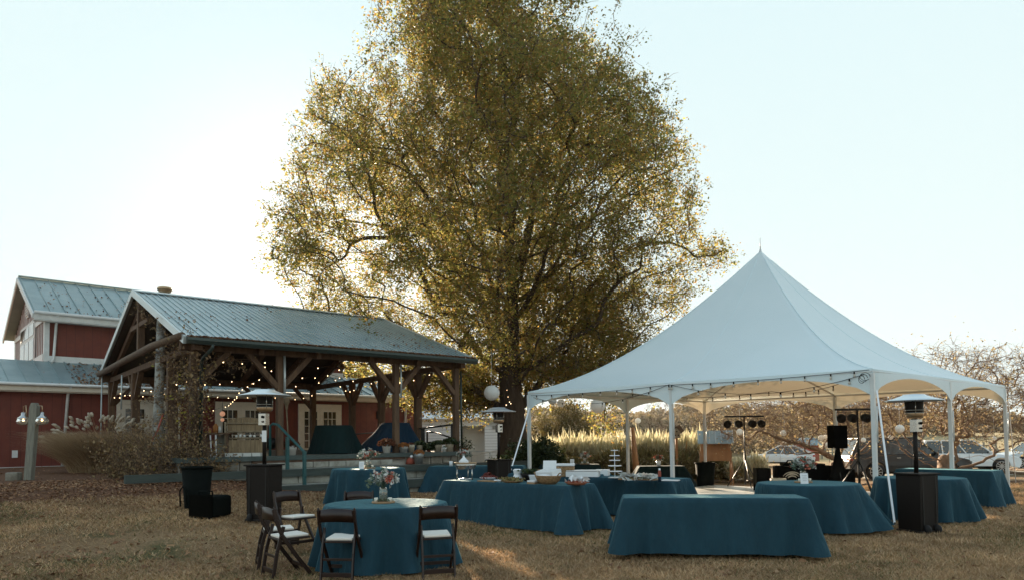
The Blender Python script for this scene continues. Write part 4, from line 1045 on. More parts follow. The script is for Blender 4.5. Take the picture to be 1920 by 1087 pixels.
# ------------------------------------------------------------------ folding chairs
def make_chair():
    t = thing('folding_chair', '', 'chair', group='brown wooden folding chairs around the round table')
    for s in (-1, 1):
        x = s * .205
        P_ = [(x, -.235, .80), (x, -.215, .68), (x, -.145, .50), (x, .03, .24), (x, .215, 0)]
        mb = MB()
        for a, b in zip(P_, P_[1:]): mb.bar(a, b, .024, .044, (0, 1, .6))
        mb.lathe([(.001, -.0), (.012, 0), (.012, .03), (.001, .034)], (x, -.236, .785), 8)
        mb.build('side_frame', 'chair_wood', t, bevel=.004)
        MB().bar((s * .178, -.115, .59), (s * .178, -.19, .30), .022, .04, (0, 1, 0)).bar((s * .178, -.19, .30), (s * .178, -.235, 0), .022, .04, (0, 1, 0)).build('leg', 'chair_wood', t, bevel=.004)
    n = 12; vs = []
    for i in range(n + 1):
        u_ = -1 + 2 * i / n; x = u_ * .195; yb = -.222 - .028 * (1 - u_ * u_)
        top = .792 + .018 * (1 - u_ * u_); bot = .655 + .012 * (1 - u_ * u_)
        vs += [(x, yb - .01, bot), (x, yb + .01, bot - .002), (x, yb - .002, top), (x, yb - .022, top)]
    fs = []
    for i in range(n):
        for q_ in range(4): a = i * 4 + q_; b = i * 4 + (q_ + 1) % 4; fs.append((a, b, b + 4, a + 4))
    fs += [(0, 3, 2, 1), (n * 4, n * 4 + 1, n * 4 + 2, n * 4 + 3)]
    MB().add(vs, fs, True).build('backrest', 'chair_wood', t)
    MB().poly([(-.165, -.17, .425), (.165, -.17, .425), (.19, .2, .435), (-.19, .2, .435)], (0, 0, .022)).build('seat_frame', 'chair_wood', t, bevel=.004)
    MB().poly([(-.15, -.155, .449), (.15, -.155, .449), (.175, .185, .459), (-.175, .185, .459)], (0, 0, .03)).build('seat', 'seat_pad', t, bevel=.011)
    MB().bar((-.195, .125, .12), (.195, .125, .12), .02, .04).build('stretcher', 'chair_wood', t, bevel=.003)
    MB().bar((-.168, -.222, .085), (.168, -.222, .085), .02, .05).build('stretcher', 'chair_wood', t, bevel=.003)
    MB().bar((-.168, -.2, .25), (.168, -.2, .25), .014, .03).build('stretcher', 'chair_wood', t, bevel=.003)
    return t
ch0 = make_chair()
tc_ = Vector((T1[0], T1[1]))
# px, py of the rear-foot middle, heading (deg, 0 = facing +Y), label
chs = [((644, 7.93), -6, 'brown folding chair with its back to the camera at the near left of the table'),
       ((815, 8.02), 16, 'brown folding chair at the near right of the round table, back to the camera'),
       ((540, 8.25), -52, 'brown folding chair at the left, turned to face right, nearest of the left group'),
       ((520, 8.85), -66, 'brown folding chair mostly hidden behind the nearest left chair'),
       ((556, 9.85), -128, 'brown folding chair with a pale shining backrest, farthest of the left group'),
       ((664, 10.0), 176, 'brown folding chair on the far side of the round table, only its top showing')]
for i, ((px, Y), a, lb) in enumerate(chs):
    x = at(px, 822, Y).x; loc = (x, Y, g(x, Y)); lb_ = lb
    if i == 0: ch0.location = loc; ch0.rotation_euler = (0, 0, R(a)); ch0['label'] = lb_
    else: dup(ch0, loc, R(a), lb_)

# ------------------------------------------------------------------ patio heaters
def make_heater():
    t = thing('patio_heater', '', 'heater', group='mushroom patio heaters')
    b = MB().box((0, 0, .48), (.40, .40, .88), taper=1.07).build('tank_housing', 'heater_dark', t, bevel=.01)
    MB().box((0, 0, .935), (.50, .46, .025)).build('lid', 'heater_dark', t, bevel=.006)
    MB().box((-.15, -.212, .5), (.02, .006, .8)).box((.15, -.212, .5), (.02, .006, .8)).build('door_edge', 'black_metal', t)
    MB().box((0, 0, .03), (.44, .44, .035)).build('base_plate', 'black_metal', t)
    for s in (-1, 1):
        w_ = MB().tube([(s * .12 - .02, -.235, .07), (s * .12 + .02, -.235, .07)], .07, 16).build('wheel', 'tyre', t)
    MB().tube([(0, 0, .94), (0, 0, 1.66)], .034, 12).build('pole', 'heater_dark', t)
    MB().tube([(0, 0, 1.60), (0, 0, 1.82)], .048, 12).build('upper_pole', 'steel', t)
    c = MB().box((0, -.02, 1.70), (.13, .13, .20)).build('control_box', 'steel', t, bevel=.006)
    MB().tube([(.02, -.085, 1.74), (.02, -.11, 1.74)], .022, 10).tube([(.02, -.085, 1.66), (.02, -.105, 1.66)], .015, 10).build('knob', 'black_plastic', c)
    e = MB().lathe([(.001, 1.83), (.10, 1.83), (.125, 1.85), (.135, 1.87), (.135, 1.90)], n=24).build('burner_bowl', 'hot_steel', t)
    m_ = MB().lathe([(.118, 1.90), (.125, 1.97), (.13, 2.05), (.13, 2.09)], n=24).build('emitter_screen', 'heater_dark', t)
    w_ = MB()
    for z in (1.905, 1.95): w_.tube([(.137 * math.cos(a * math.pi / 12), .137 * math.sin(a * math.pi / 12), z) for a in range(25)], .006, 5)
    for a in range(4): w_.tube([(.13 * math.cos(a * 1.57 + .78), .13 * math.sin(a * 1.57 + .78), 1.88), (.13 * math.cos(a * 1.57 + .78), .13 * math.sin(a * 1.57 + .78), 2.11)], .007, 5)
    w_.build('guard', 'steel', t)
    MB().lathe([(.43, 2.095), (.435, 2.10), (.43, 2.107), (.30, 2.14), (.17, 2.19), (.155, 2.205), (.001, 2.215)], n=40).lathe([(.428, 2.096), (.30, 2.13), (.17, 2.178), (.001, 2.2)], n=40).build('reflector_hood', 'heater_metal', t)
    return t
h0 = make_heater()
def hx_(px, Y): x = at(px, 822, Y).x; return (x, Y, g(x, Y))
h0.location = hx_(496, 11.8); h0.rotation_euler = (0, 0, R(-12)); h0['label'] = 'mushroom patio heater on the left, in front of the porch railing'
dup(h0, hx_(1716, 11.25), R(24), 'mushroom patio heater on the right, in front of the tent poles')
dup(h0, hx_(935, 17.0), R(30), 'mushroom patio heater in the middle, before the big tree trunk')
p = Vector(hx_(498, 11.8)); tg = MB().box((p.x - .005, p.y - .055, p.z + 1.42), (.075, .01, .19)).build('warning_label', 'white_gloss'); tg.parent = h0; tg.matrix_parent_inverse = (Matrix.Translation(h0.location) @ Matrix.Rotation(R(-12), 4, 'Z')).inverted()

# ------------------------------------------------------------------ bins
def bin_(px, Y, label, r=.27, h=.76, m='bin_black', z=None, name='trash_bin'):
    x = at(px, 822, Y).x; z0 = g(x, Y) if z is None else z; t = thing(name, label, 'bin', (x, Y, z0))
    MB().lathe([(.01, .01), (r * .80, .01), (r * .80, .03), (r, h), (r * .95, h), (r * .76, .06), (.01, .05)], n=28).build('body', m, t)
    MB().lathe([(r * 1.0, h - .035), (r * 1.07, h - .03), (r * 1.07, h), (r * .98, h + .004)], n=28).build('rim', m, t)
    return t
b1 = bin_(370, 12.75, 'tall black round trash can standing open at the left of the lawn', .26, .76)
for s in (-1, 1): MB().tube([(-.13 + s * .055, -.245, .06), (-.13 + s * .055, -.262, .34), (-.13, -.268, .42)], .014, 6).build('ridge', 'bin_black', b1)
pb = gp(376, 972); lt = thing('trash_bin', 'black squat trash bin lying on its side with its lid facing out', 'bin', (pb.x, pb.y, g(pb.x, pb.y)), R(-20))
MB().box((.08, .24, .2), (.36, .42, .36)).build('body', 'bin_black', lt, bevel=.05)
MB().box((0, 0, .205), (.48, .06, .41)).build('lid', 'black_plastic', lt, bevel=.07)
MB().tube([(-.08, .05, .39), (-.08, .05, .46), (.2, .05, .46), (.2, .05, .39)], .012, 6).build('handle', 'bin_black', lt)
bin_(1321, 21.5, 'tall square-shouldered black bin standing at the edge of the white dance floor', .30, .85)

# ------------------------------------------------------------------ table centrepieces and food
def flowers(t, c, spread, n, seed, mats_=('flower_white', 'flower_red', 'eucalyptus'), hh=.3, mix=(.5, .15, .35), sz=.035):
    r = np.random.default_rng(seed); cl = []
    stems = MB(); heads = []
    for i in range(n):
        a = r.random() * 6.28; q_ = r.random() ** .5 * spread; tip = np.array([math.cos(a) * q_ * 1.2, math.sin(a) * q_, hh * (1 - .5 * (q_ / spread) ** 2) * (.6 + .5 * r.random())])
        stems.tube([(c[0], c[1], c[2]), (c[0] + tip[0] * .35, c[1] + tip[1] * .35, c[2] + tip[2] * .6), tuple(np.array(c) + tip)], .0022, 3, cap=False); heads.append(tip + np.array(c))
    stems.build('stems', 'eucalyptus', t)
    heads = np.array(heads); kind = r.random(n); lo = 0
    for m_, f in zip(mats_, mix):
        sel = heads[(kind >= lo) & (kind < lo + f)]; lo += f
        if len(sel) == 0: continue
        P = (sel[:, None] + r.normal(size=(len(sel), 16, 3)) * sz * .55).reshape(-1, 3)
        quads_mesh({'flower_white': 'white_flowers', 'flower_red': 'red_flowers', 'eucalyptus': 'greenery'}.get(m_, 'blooms'), leaf_quads(P, sz, aspect=.7), m_, t)
def centrepiece(x, y, z, label, seed, card=None, big=1.0):
    t = thing('flower_arrangement', label, 'flowers', (x, y, z), group='flower jars on the tables')
    MB().lathe([(.001, .0), (.14, 0), (.145, .01), (.14, .022), (.001, .022)], n=24).build('wood_slice', 'board_wood', t)
    MB().lathe([(.001, .024), (.045, .024), (.05, .03), (.05, .16), (.043, .175), (.046, .19)], n=18).build('jar', 'glass_jar', t)
    MB().lathe([(.001, .03), (.042, .03), (.044, .1), (.001, .1)], n=12).build('water', 'eucalyptus', t)
    P = np.stack([rng.normal(size=60) * .05, rng.normal(size=60) * .05, .03 + rng.random(60) * .02], -1); quads_mesh('moss', leaf_quads(P, .035), 'eucalyptus', t)
    for dx, dy in ((.09, -.04), (-.08, -.05)):
        MB().lathe([(.001, .023), (.022, .023), (.024, .07), (.021, .072), (.001, .06)], (dx, dy, 0), 12).build('candle', 'candle', t)
    flowers(t, (0, 0, .17), .16 * big, int(46 * big), seed, hh=.22 * big)
def tcard(x, y, z, rz, label, w_=.1, h=.15):
    t = thing('table_card', label, 'card', (x, y, z), rz, group='white table cards')
    MB().poly([(-w_ / 2, 0, .001), (w_ / 2, 0, .001), (w_ / 2, .02, h), (-w_ / 2, .02, h)], (0, .003, 0)).build('panel', 'white_gloss', t)
    mb = MB()
    for i in range(4): mb.box((0, .014 - .013 * i * .3 - .004 + .006 * (3 - i) * .0 - .004, h * .78 - i * h * .15), (w_ * (.6 - .1 * (i % 2)), .002, .004))
    mb.build('print', 'car_silver', t)
centrepiece(T1[0] - .035, T1[1] - .02, T1[2], 'white flowers in a jar on the round table ringed by chairs', 1)
p = at(690, 885, 14.2); centrepiece(p.x, 14.25, T2[2], 'flowers in a jar on the teal table by the porch steps', 2); tcard(p.x - .1, 14.05, T2[2], 0, 'white card beside the flowers on the table by the porch steps')
centrepiece(T3[0] - .05, T3[1] + .05, T3[2], 'flowers in a jar on the teal table inside the tent', 3, big=1.1); tcard(T3[0] - .14, T3[1] - .22, T3[2], R(4), 'white card in front of the flowers on the tent table', .13, .17)
p = at(1236, 865, 22.6); fp = thing('flower_pot', 'small white pot of red flowers on the dark far table', 'flowers', (p.x, 22.7, zD1))
MB().lathe([(.001, 0), (.06, 0), (.08, .17), (.07, .17), (.001, .14)], n=14).build('pot', 'white_gloss', fp); flowers(fp, (0, 0, .15), .13, 24, 5, hh=.2, mix=(.2, .5, .3), sz=.05)
p = at(868, 873, 18.1); centrepiece(p.x, 18.1, zL, 'loose dry flowers in a jar on the narrow table before the porch', 6)
p = at(846, 873, 18.0); MB_ = MB().lathe([(.001, 0), (.045, 0), (.045, .13), (.001, .13)], n=14).build('cup', 'outb_roof'); MB_.location = (p.x, 17.95, zL); tag(MB_, 'pale blue cup on the narrow table before the porch', 'cup')
p = at(1108, 873, 20.7); centrepiece(at(1097, 872, 20.8).x, 20.9, zD2, 'small flowers on the dark table behind the white bakery box', 7, big=.8); tcard(at(1073, 872, 20.8).x, 20.8, zD2, 0, 'pale card on the dark table behind the bakery box', .12, .16)
# buffet items placed along the table
def on(px, py, Yg, zt):      # point on a plane z=zt along the ray through px,py
    d = at(px, py, 1.0) - Vector((0, 0, CAMZ)); t = (zt - CAMZ) / d.z; return Vector((0, 0, CAMZ)) + d * t
def put(name, label, cat, px, py, zt, rz=0, group=None):
    p = on(px, py, 0, zt); return thing(name, label, cat, (p.x, p.y, zt), rz, group)
BU = math.atan2(11.25 - 13.2, .86 + 1.32)
def bpos(s, d): # along buffet (0..1 left to right), depth metres from the front edge
    a = Vector((-1.32, 13.2)); b = Vector((.86, 11.25)); v = Vector((-(b - a).y, (b - a).x)).normalized(); q_ = a + (b - a) * s + v * d; return q_
def bthing(name, label, cat, px, d, group=None):
    # find s so that the projected px matches
    best = min((abs((lambda q_: 960 + F_PX * q_.x / q_.y - px)(bpos(s / 200, d))), s / 200) for s in range(-10, 230))[1]
    q_ = bpos(best, d); return thing(name, label, cat, (q_.x, q_.y, zB), BU, group)
t = bthing('chafing_dish', 'glass and steel food warmer with a white napkin at the left end of the buffet', 'food warmer', 872, .35)
MB().lathe([(.17, .20), (.20, .27), (.205, .30), (.19, .30), (.16, .22), (.001, .21)], n=28).build('bowl', 'steel', t)
MB().lathe([(.2, .30), (.215, .31), (.215, .33), (.2, .33)], n=28).build('rim', 'hot_steel', t)
for a in range(3): MB().tube([(.16 * math.cos(a * 2.09), .16 * math.sin(a * 2.09), .22), (.18 * math.cos(a * 2.09), .18 * math.sin(a * 2.09), 0)], .012, 6).build('leg', 'steel', t)
MB().lathe([(.001, .0), (.12, 0), (.13, .02), (.001, .04)], n=20).build('burner_tray', 'steel', t)
MB().lathe([(.001, .0), (.08, .0), (.10, .05), (.03, .11), (.012, .15), (.001, .16)], (-.05, 0, .30), 9).build('napkin', 'white_cloth', t)
t = bthing('meat_bowl', 'white bowl heaped with red brown meat on the buffet', 'food bowl', 914, .42)
MB().lathe([(.001, 0), (.09, 0), (.16, .05), (.165, .06), (.15, .055), (.001, .02)], n=28).build('bowl', 'white_gloss', t)
P = np.stack([rng.normal(size=260) * .06, rng.normal(size=260) * .06, np.zeros(260)], -1); P[:, 2] = .05 + .09 * np.exp(-(P[:, 0] ** 2 + P[:, 1] ** 2) / .008) * rng.random(260); quads_mesh('meat', leaf_quads(P, .05, aspect=.8), 'meat', t)
t = bthing('serving_board', 'long pale wooden serving board lying on the buffet', 'board', 915, .12)
MB().box((0, 0, .012), (.42, .17, .02)).build('board', 'board_wood', t, bevel=.005)
t = bthing('plate_stack', 'low stack of white plates beside the wooden board on the buffet', 'plates', 935, .22)
MB().lathe([(.001, 0), (.08, 0), (.11, .03), (.10, .035), (.001, .03)], n=24).build('plate', 'white_gloss', t)
t = bthing('platter', 'oval platter of pastries and grilled food on the buffet', 'platter', 958, .14)
MB().lathe([(.001, 0), (.12, 0), (.2, .035), (.195, .04), (.001, .02)], n=28, sx=1.1, sy=.7).build('dish', 'board_wood', t)
P = np.stack([rng.normal(size=260) * .10, rng.normal(size=260) * .05, .03 + rng.random(260) * .05], -1); quads_mesh('food', leaf_quads(P, .045, aspect=.8), 'salad', t)
t = bthing('napkin_stack', 'stack of white paper napkins on a wooden block at the front of the buffet', 'napkins', 999, .12)
MB().box((0, 0, .015), (.17, .15, .03)).build('block', 'board_wood', t); MB().box((0, 0, .045), (.16, .15, .028)).build('napkins', 'white_cloth', t)
t = bthing('salad_bowl', 'dark bowl of green salad with wooden servers on the buffet', 'food bowl', 990, .62)
MB().lathe([(.001, 0), (.08, 0), (.14, .10), (.15, .14), (.14, .14), (.001, .10)], n=24).build('bowl', 'heater_dark', t)
P = np.stack([rng.normal(size=300) * .07, rng.normal(size=300) * .07, .14 + rng.random(300) * .07], -1); quads_mesh('salad', leaf_quads(P, .05), 'leaf_dark', t)
t = bthing('bread_bag', 'crumpled white paper bag on the buffet by the salad', 'bag', 968, .55)
MB().lathe([(.001, 0), (.08, .0), (.10, .04), (.06, .12), (.08, .2), (.05, .22)], n=9, smooth=False).build('bag', 'white_cloth', t)
t = bthing('ceramic_dish', 'deep white ceramic casserole dish on the buffet behind the napkins', 'dish', 1000, .42)
MB().lathe([(.001, 0), (.10, 0), (.13, .12), (.14, .125), (.12, .125), (.001, .03)], n=4, smooth=False).build('dish', 'white_gloss', t, bevel=.01)
t = bthing('bread_basket', 'big wicker basket lined with white cloth and bread at the buffet corner', 'basket', 1026, .17)
MB().lathe([(.001, 0), (.13, 0), (.2, .06), (.235, .13), (.24, .15), (.225, .15), (.18, .07), (.001, .03)], n=36, sx=1.05, sy=.75).build('basket', 'wicker', t)
for s in (-1, 1): MB().tube([(s * .22, -.05, .13), (s * .27, -.04, .19), (s * .27, .04, .19), (s * .22, .05, .13)], .010, 6).build('handle', 'wicker', t)
v_ = MB()
for i in range(13): v_.bar((-.17 + i * .028, -.11, .15), (-.15 + i * .028, .12, .20), .006, .12)
v_.build('rolled_cloths', 'white_cloth', t)
MB().lathe([(.001, .16), (.15, .17), (.22, .145)], n=24, sx=1.05, sy=.72).build('lining', 'white_cloth', t)
t = bthing('wood_tray', 'wooden tray of red fruit and white napkins at the right end of the buffet', 'tray', 1078, .28)
MB().lathe([(.001, 0), (.13, 0), (.2, .045), (.19, .045), (.001, .015)], n=28, sx=1.1, sy=.7).build('tray', 'terracotta', t)
P = np.stack([rng.normal(size=120) * .08, rng.normal(size=120) * .03, .03 + rng.random(120) * .03], -1); quads_mesh('fruit', leaf_quads(P, .035), 'flower_red', t)
P = np.stack([rng.normal(size=60) * .08, .05 + rng.normal(size=60) * .03, .05 + rng.random(60) * .06], -1); quads_mesh('napkin', leaf_quads(P, .10), 'white_cloth', t)
# things standing between the two buffets
ZS = .80
stt = cloth_rect('tablecloth', 'teal cloth on the hidden serving table behind the basket, with boxes and the white sign', GT, (-.1, 14.9), (1.75, 14.0), .7, seed=41)
t = put('standing_sign', 'blank looking white sign panel propped on the serving table', 'sign', 1030, 897, stt, R(-12)); MB().poly([(-.12, 0, 0), (.12, 0, 0), (.12, .08, .33), (-.12, .08, .33)], (0, .01, 0)).build('panel', 'white_gloss', t)
t = put('bread_box', 'wicker box with a white lid on the serving table right of the sign', 'box', 1058, 893, stt, R(-10)); MB().box((0, .1, .1), (.36, .25, .2)).build('body', 'wicker', t, bevel=.01); MB().box((0, .1, .225), (.38, .27, .045)).build('lid', 'white_gloss', t, bevel=.01)
t = put('bakery_box', 'long open white bakery box on the serving table', 'box', 1092, 893, stt, R(-14)); MB().box((0, .1, .05), (.62, .3, .1)).build('body', 'white_gloss', t, bevel=.004); MB().bar((-.3, .12, .115), (.36, .12, .12), .34, .012).build('lid', 'white_gloss', t)
t = put('bakery_box', 'small closed white cake box left of the tiered stand', 'box', 1127, 892, zM + .0, R(-20)); MB().box((0, .1, .07), (.28, .22, .13)).build('body', 'white_gloss', t, bevel=.012)
t = put('kraft_box', 'small brown cardboard trays behind the wicker basket', 'box', 1000, 895, stt, R(-18)); MB().box((0, .15, .1), (.3, .1, .1)).box((.18, .1, .05), (.24, .12, .08), rz=.3).build('body', 'board_wood', t)
t = put('tiered_stand', 'white five tier dessert stand with thin centre rod', 'cake stand', 1153, 896, zM, 0)
MB().tube([(0, 0, 0), (0, 0, .55)], .008, 8).build('rod', 'white_gloss', t)
for i, (r_, z) in enumerate(((.13, .012), (.14, .13), (.125, .235), (.105, .34), (.095, .43), (.07, .53))): MB().lathe([(.001, 0), (r_, 0), (r_ + .005, .008), (r_, .014), (.001, .012)], (0, 0, z), 24).build('tier', 'white_gloss', t)
t = put('pastry_tray', 'rustic tray of pastries under crumpled white paper beside the tiered stand', 'tray', 1195, 899, zM, R(-30)); MB().box((0, .05, .015), (.7, .22, .025)).build('tray', 'board_wood', t)
P = np.stack([(rng.random(300) - .5) * .64, .05 + rng.normal(size=300) * .06, .03 + rng.random(300) * .06], -1); quads_mesh('paper', leaf_quads(P, .11, flat=.3), 'flower_white', t)
P = np.stack([(rng.random(90) - .5) * .6, -.02 + rng.normal(size=90) * .04, .03 + rng.random(90) * .03], -1); quads_mesh('pastry', leaf_quads(P, .05), 'salad', t)
t = put('water_bottle', 'slim dark blue and pink drinks bottle standing on the buffet table', 'bottle', 1237, 902, zM)
MB().lathe([(.001, 0), (.028, 0), (.028, .09)], n=14).build('lower_body', 'navy_cloth', t); MB().lathe([(.028, .09), (.028, .16), (.02, .19), (.017, .2)], n=14).build('upper_body', 'shed_red', t); MB().lathe([(.018, .2), (.018, .23), (.001, .235)], n=14).build('cap', 'white_gloss', t)
t = put('plate_stack', 'flat white plates at the right end of the buffet by the tent pole', 'plates', 1255, 901, zM, R(-30)); MB().box((0, .08, .01), (.3, .16, .018)).build('plate', 'white_gloss', t, bevel=.004)

# ------------------------------------------------------------------ porch furnishings
def dk(px, Y): x = at(px, 822, Y).x; return (x, Y, DK)
b = thing('plank_bench', 'rustic plank bench back with log rails and an arched slatted top on the porch', 'bench', dk(461, 17.0), R(8))
wd = .92
for z in (.28, .6, .80): MB().tube([(-wd / 2, 0, z if z > .3 else .44), (wd / 2, 0, z if z > .3 else .44)], .022, 8).build('rail', 'tan_log', b)
for s in (-1, 1):
    MB().tube([(s * (wd / 2 + .0), 0, 0), (s * (wd / 2 + .02), .0, .84)], .028, 8).build('side_post', 'tan_log', b)
    MB().tube([(s * (wd / 2 + .02), -.02, .1), (s * (wd / 2 + .1), -.3, 0)], .03, 8).build('foot', 'tan_log', b)
MB().box((0, -.01, .22), (wd - .06, .03, .36)).build('lower_panel', 'tan_plank', b)
MB().box((0, .02, .7), (wd - .06, .02, .2)).build('back_panel', 'tan_plank', b)
for i in range(13):
    x = -wd / 2 + .05 + i * (wd - .1) / 12; h = .05 + .07 * (1 - ((i - 6) / 6) ** 2); MB().bar((x, 0, .81), (x, 0, .83 + h), .062, .02, (0, 1, 0)).build('slat', 'tan_plank', b)
for i, (dx, h) in enumerate(((-.24, .055), (-.14, .07), (-.04, .06), (.1, .06), (.2, .05), (.37, .07))):
    t = thing('mug', 'small white mug in the row on the bench ledge', 'mug', (dk(461, 17.0)[0] + dx, 17.02, DK + .462), 0, 'white mugs along the bench ledge'); MB().lathe([(.001, 0), (.03, 0), (.034, h), (.03, h), (.001, .02)], n=12).build('body', 'pot_white', t)
for i in range(4):
    x = dk(430 + i * 17, 16.75)[0]; t = MB().box((0, 0, .045), (.19, .14, .085)).build('white_box', 'pot_white'); t.location = (x, 16.8, DK); tag(t, 'low white box in the row under the plank bench', 'box', 'white boxes under the bench')
st_ = thing('side_table', 'dark rough side table crowded with small tins left of the plank bench', 'table', dk(408, 17.0), R(10))
MB().box((0, 0, .56), (.62, .4, .04)).build('tabletop', 'old_timber', st_)
for s in (-1, 1):
    for q_ in (-1, 1): MB().box((s * .26, q_ * .15, .27), (.05, .05, .54)).build('leg', 'old_timber', st_)
MB().box((.1, .1, .28), (.3, .03, .5)).build('back_panel', 'fence_grey', st_)
for i, (dx, r_, h, m_, lb) in enumerate(((-.18, .045, .12, 'terracotta', 'brick red tin on the porch side table'), (-.05, .06, .22, 'mum_orange', 'tall orange dried posy can on the porch side table'), (.06, .04, .16, 'pot_white', 'white bottle on the porch side table'), (.16, .03, .2, 'black_plastic', 'black bottle on the porch side table'))):
    t = thing('tin', lb, 'tin', (dk(408, 17)[0] + dx, 17.0, DK + .58), group='tins on the side table'); MB().lathe([(.001, 0), (r_, 0), (r_, h * .75), (r_ * .5, h * .9), (r_ * .5, h), (.001, h)], n=12).build('body', m_, t)
t = thing('white_stand', 'slim white folding stand before the porch side table', 'stand', dk(403, 16.6), 0)
MB().bar((-.08, 0, .02), (-.11, 0, .52), .022, .022).bar((.04, 0, .02), (.02, 0, .52), .022, .022).build('upright', 'white_gloss', t); MB().box((.0, 0, .015), (.26, .12, .03)).build('foot', 'white_gloss', t)
t = thing('copper_lamp', 'small glowing pink copper lantern hanging left of the porch bench', 'lantern', tuple(at(417, 775, 18.6)), 0); MB().ball((0, 0, 0), .07).build('shade', 'pink_shell', t); MB().tube([(0, 0, .07), (0, 0, .4)], .006, 5).build('cord', 'black_metal', t); MB().ball((0, 0, -.16), .05).build('pendant', 'pink_shell', t)
t = thing('garden_torch', 'tall pale torch with a basket top leaning against the porch post', 'torch', dk(541, 18.5)); MB().tube([(.02, 0, 0), (-.06, .02, 1.2)], .018, 8).build('pole', 'tan_log', t); MB().lathe([(.03, 1.2), (.045, 1.32), (.06, 1.36), (.09, 1.40), (.08, 1.46), (.09, 1.5), (.001, 1.5)], (-.06, .02, 0), 12).build('basket', 'tan_log', t)
t = thing('smoker_grill', 'low black covered grill beside the porch post', 'grill', dk(508, 17.6)); MB().lathe([(.001, .15), (.15, .2), (.19, .3), (.19, .34), (.15, .42), (.001, .47)], n=20).build('body', 'black_metal', t)
for a in range(3): MB().tube([(.1 * math.cos(a * 2.1), .1 * math.sin(a * 2.1), .25), (.2 * math.cos(a * 2.1), .2 * math.sin(a * 2.1), 0)], .015, 6).build('leg', 'black_metal', t)
def potted(px, Y, z, label, r_, h, pm, fm, fr, n, seed, fz=.6, sz=.04, name='potted_mum', cat='potted plant', grp='flower pots along the porch edge'):
    x = at(px, 822, Y).x; t = thing(name, label, cat, (x, Y, z), group=grp)
    MB().lathe([(.001, 0), (r_ * .78, 0), (r_ * .92, h * .6), (r_, h * .62), (r_, h), (r_ * .9, h), (.001, h * .9)], n=22).build('pot', pm, t)
    r = np.random.default_rng(seed); P = rand_unit(n) * (r.random((n, 1)) ** .35) * np.array([fr, fr, fr * fz]); P[:, 2] = np.abs(P[:, 2]) * 1.0 - fr * .12 + h * .98
    quads_mesh('blooms' if 'mum' in name else 'leaves', leaf_quads(P, sz, aspect=.8), fm, t)
    st = MB()
    for i in range(14): q_ = P[i]; st.tube([(0, 0, h * .8), tuple(q_)], .004, 3, cap=False)
    st.build('stems', 'vine_stem', t)
    return t
potted(725, 19.2, DK, 'large round rust red mum in a white pot on the porch edge', .12, .24, 'pot_white', 'mum_rust', .27, 900, 1, .8)
potted(546, 17.8, DK, 'rust red mum in a pale blue pot beside the green handrail', .14, .24, 'pot_white', 'mum_rust', .24, 700, 2, .9)
potted(757, 19.3, DK - .07, 'orange mum in a tall galvanised bucket on the top step', .115, .27, 'galv', 'mum_orange', .16, 500, 3, .7)
potted(785, 19.0, .9, 'orange mum in a galvanised bucket on the lower step', .13, .30, 'galv', 'mum_orange', .15, 500, 4, .8)
potted(771, 20.0, DK, 'dry mum in a cream crock right of the galvanised buckets', .10, .22, 'pot_cream', 'mum_rust', .1, 200, 5, .7)
potted(787, 20.3, DK, 'green potted plant in a cream crock, second of the crock row', .10, .24, 'pot_cream', 'leaf_dark', .19, 420, 6, .6, .06, 'potted_plant')
potted(804, 20.4, DK, 'dark trailing plant spilling over the porch edge', .07, .1, 'terracotta', 'leaf_dark', .24, 500, 7, .9, .06, 'potted_plant')
potted(821, 20.4, DK, 'bushy plant in a round cream pot near the porch corner post', .12, .25, 'pot_cream', 'leaf_dark', .2, 460, 8, .55, .06, 'potted_plant')
potted(833, 20.2, DK, 'little white pot between the two cream pots', .065, .13, 'pot_white', 'leaf_dark', .06, 60, 9, .6, .04, 'potted_plant')
potted(843, 20.5, DK, 'leafy plant in the tall cream pot right against the corner post', .125, .27, 'pot_cream', 'leaf_dark', .24, 520, 10, .7, .06, 'potted_plant')
potted(872, 20.6, DK, 'sparse twiggy plant on the outer corner of the deck', .1, .1, 'terracotta', 'leaf_dark', .3, 160, 11, 1.2, .05, 'potted_plant')
t = thing('garden_ornament', 'dark red garden ornament with a white globe on the step beside the bucket', 'ornament', (at(769, 822, 19.1).x, 19.1, .9)); MB().lathe([(.001, 0), (.13, .0), (.10, .12), (.04, .18), (.001, .18)], n=12).build('base', 'shed_red', t); MB().ball((.04, -.03, .2), .045).build('globe', 'white_gloss', t)
# black railings at the right end of the porch
t = thing('porch_railing', 'black metal porch railing at the right end of the deck', 'railing', tuple(at(793, 846, 21.6)))
def W(px, py, Y): return at(px, py, Y) - at(793, 846, 21.6)
for (a, b_) in (((786, 803, 22.2), (850, 795, 20.8)), ((801, 809, 24.0), (814, 809, 23.6)), ((814, 809, 23.6), (846, 820, 22.0))): MB().tube([W(*a), W(*b_)], .028, 6).build('rail', 'black_metal', t)
for (px, Y, y0) in ((793, 22.1, 802), (847, 20.9, 795), (801, 24, 809)): MB().bar(W(px, y0, Y), (W(px, y0, Y).x, W(px, y0, Y).y, DK - at(793, 846, 21.6).z), .06 if px != 793 else .12, .05).build('rail_post', 'black_metal', t)
t = thing('porch_railing', 'thin black rail behind the draped tables at the back of the porch', 'railing', tuple(at(660, 846, 25)))
def W(px, py, Y): return at(px, py, Y) - at(660, 846, 25)
for (a, b_) in (((655, 814, 26), (704, 810, 27)), ((664, 840, 25.5), (700, 837, 26.5))): MB().tube([W(*a), W(*b_)], .022, 6).build('rail', 'black_metal', t)
for px, Y in ((660, 26), (702, 27)): MB().bar(W(px, 812, Y), W(px, 843, Y), .05, .05).build('rail_post', 'black_metal', t)
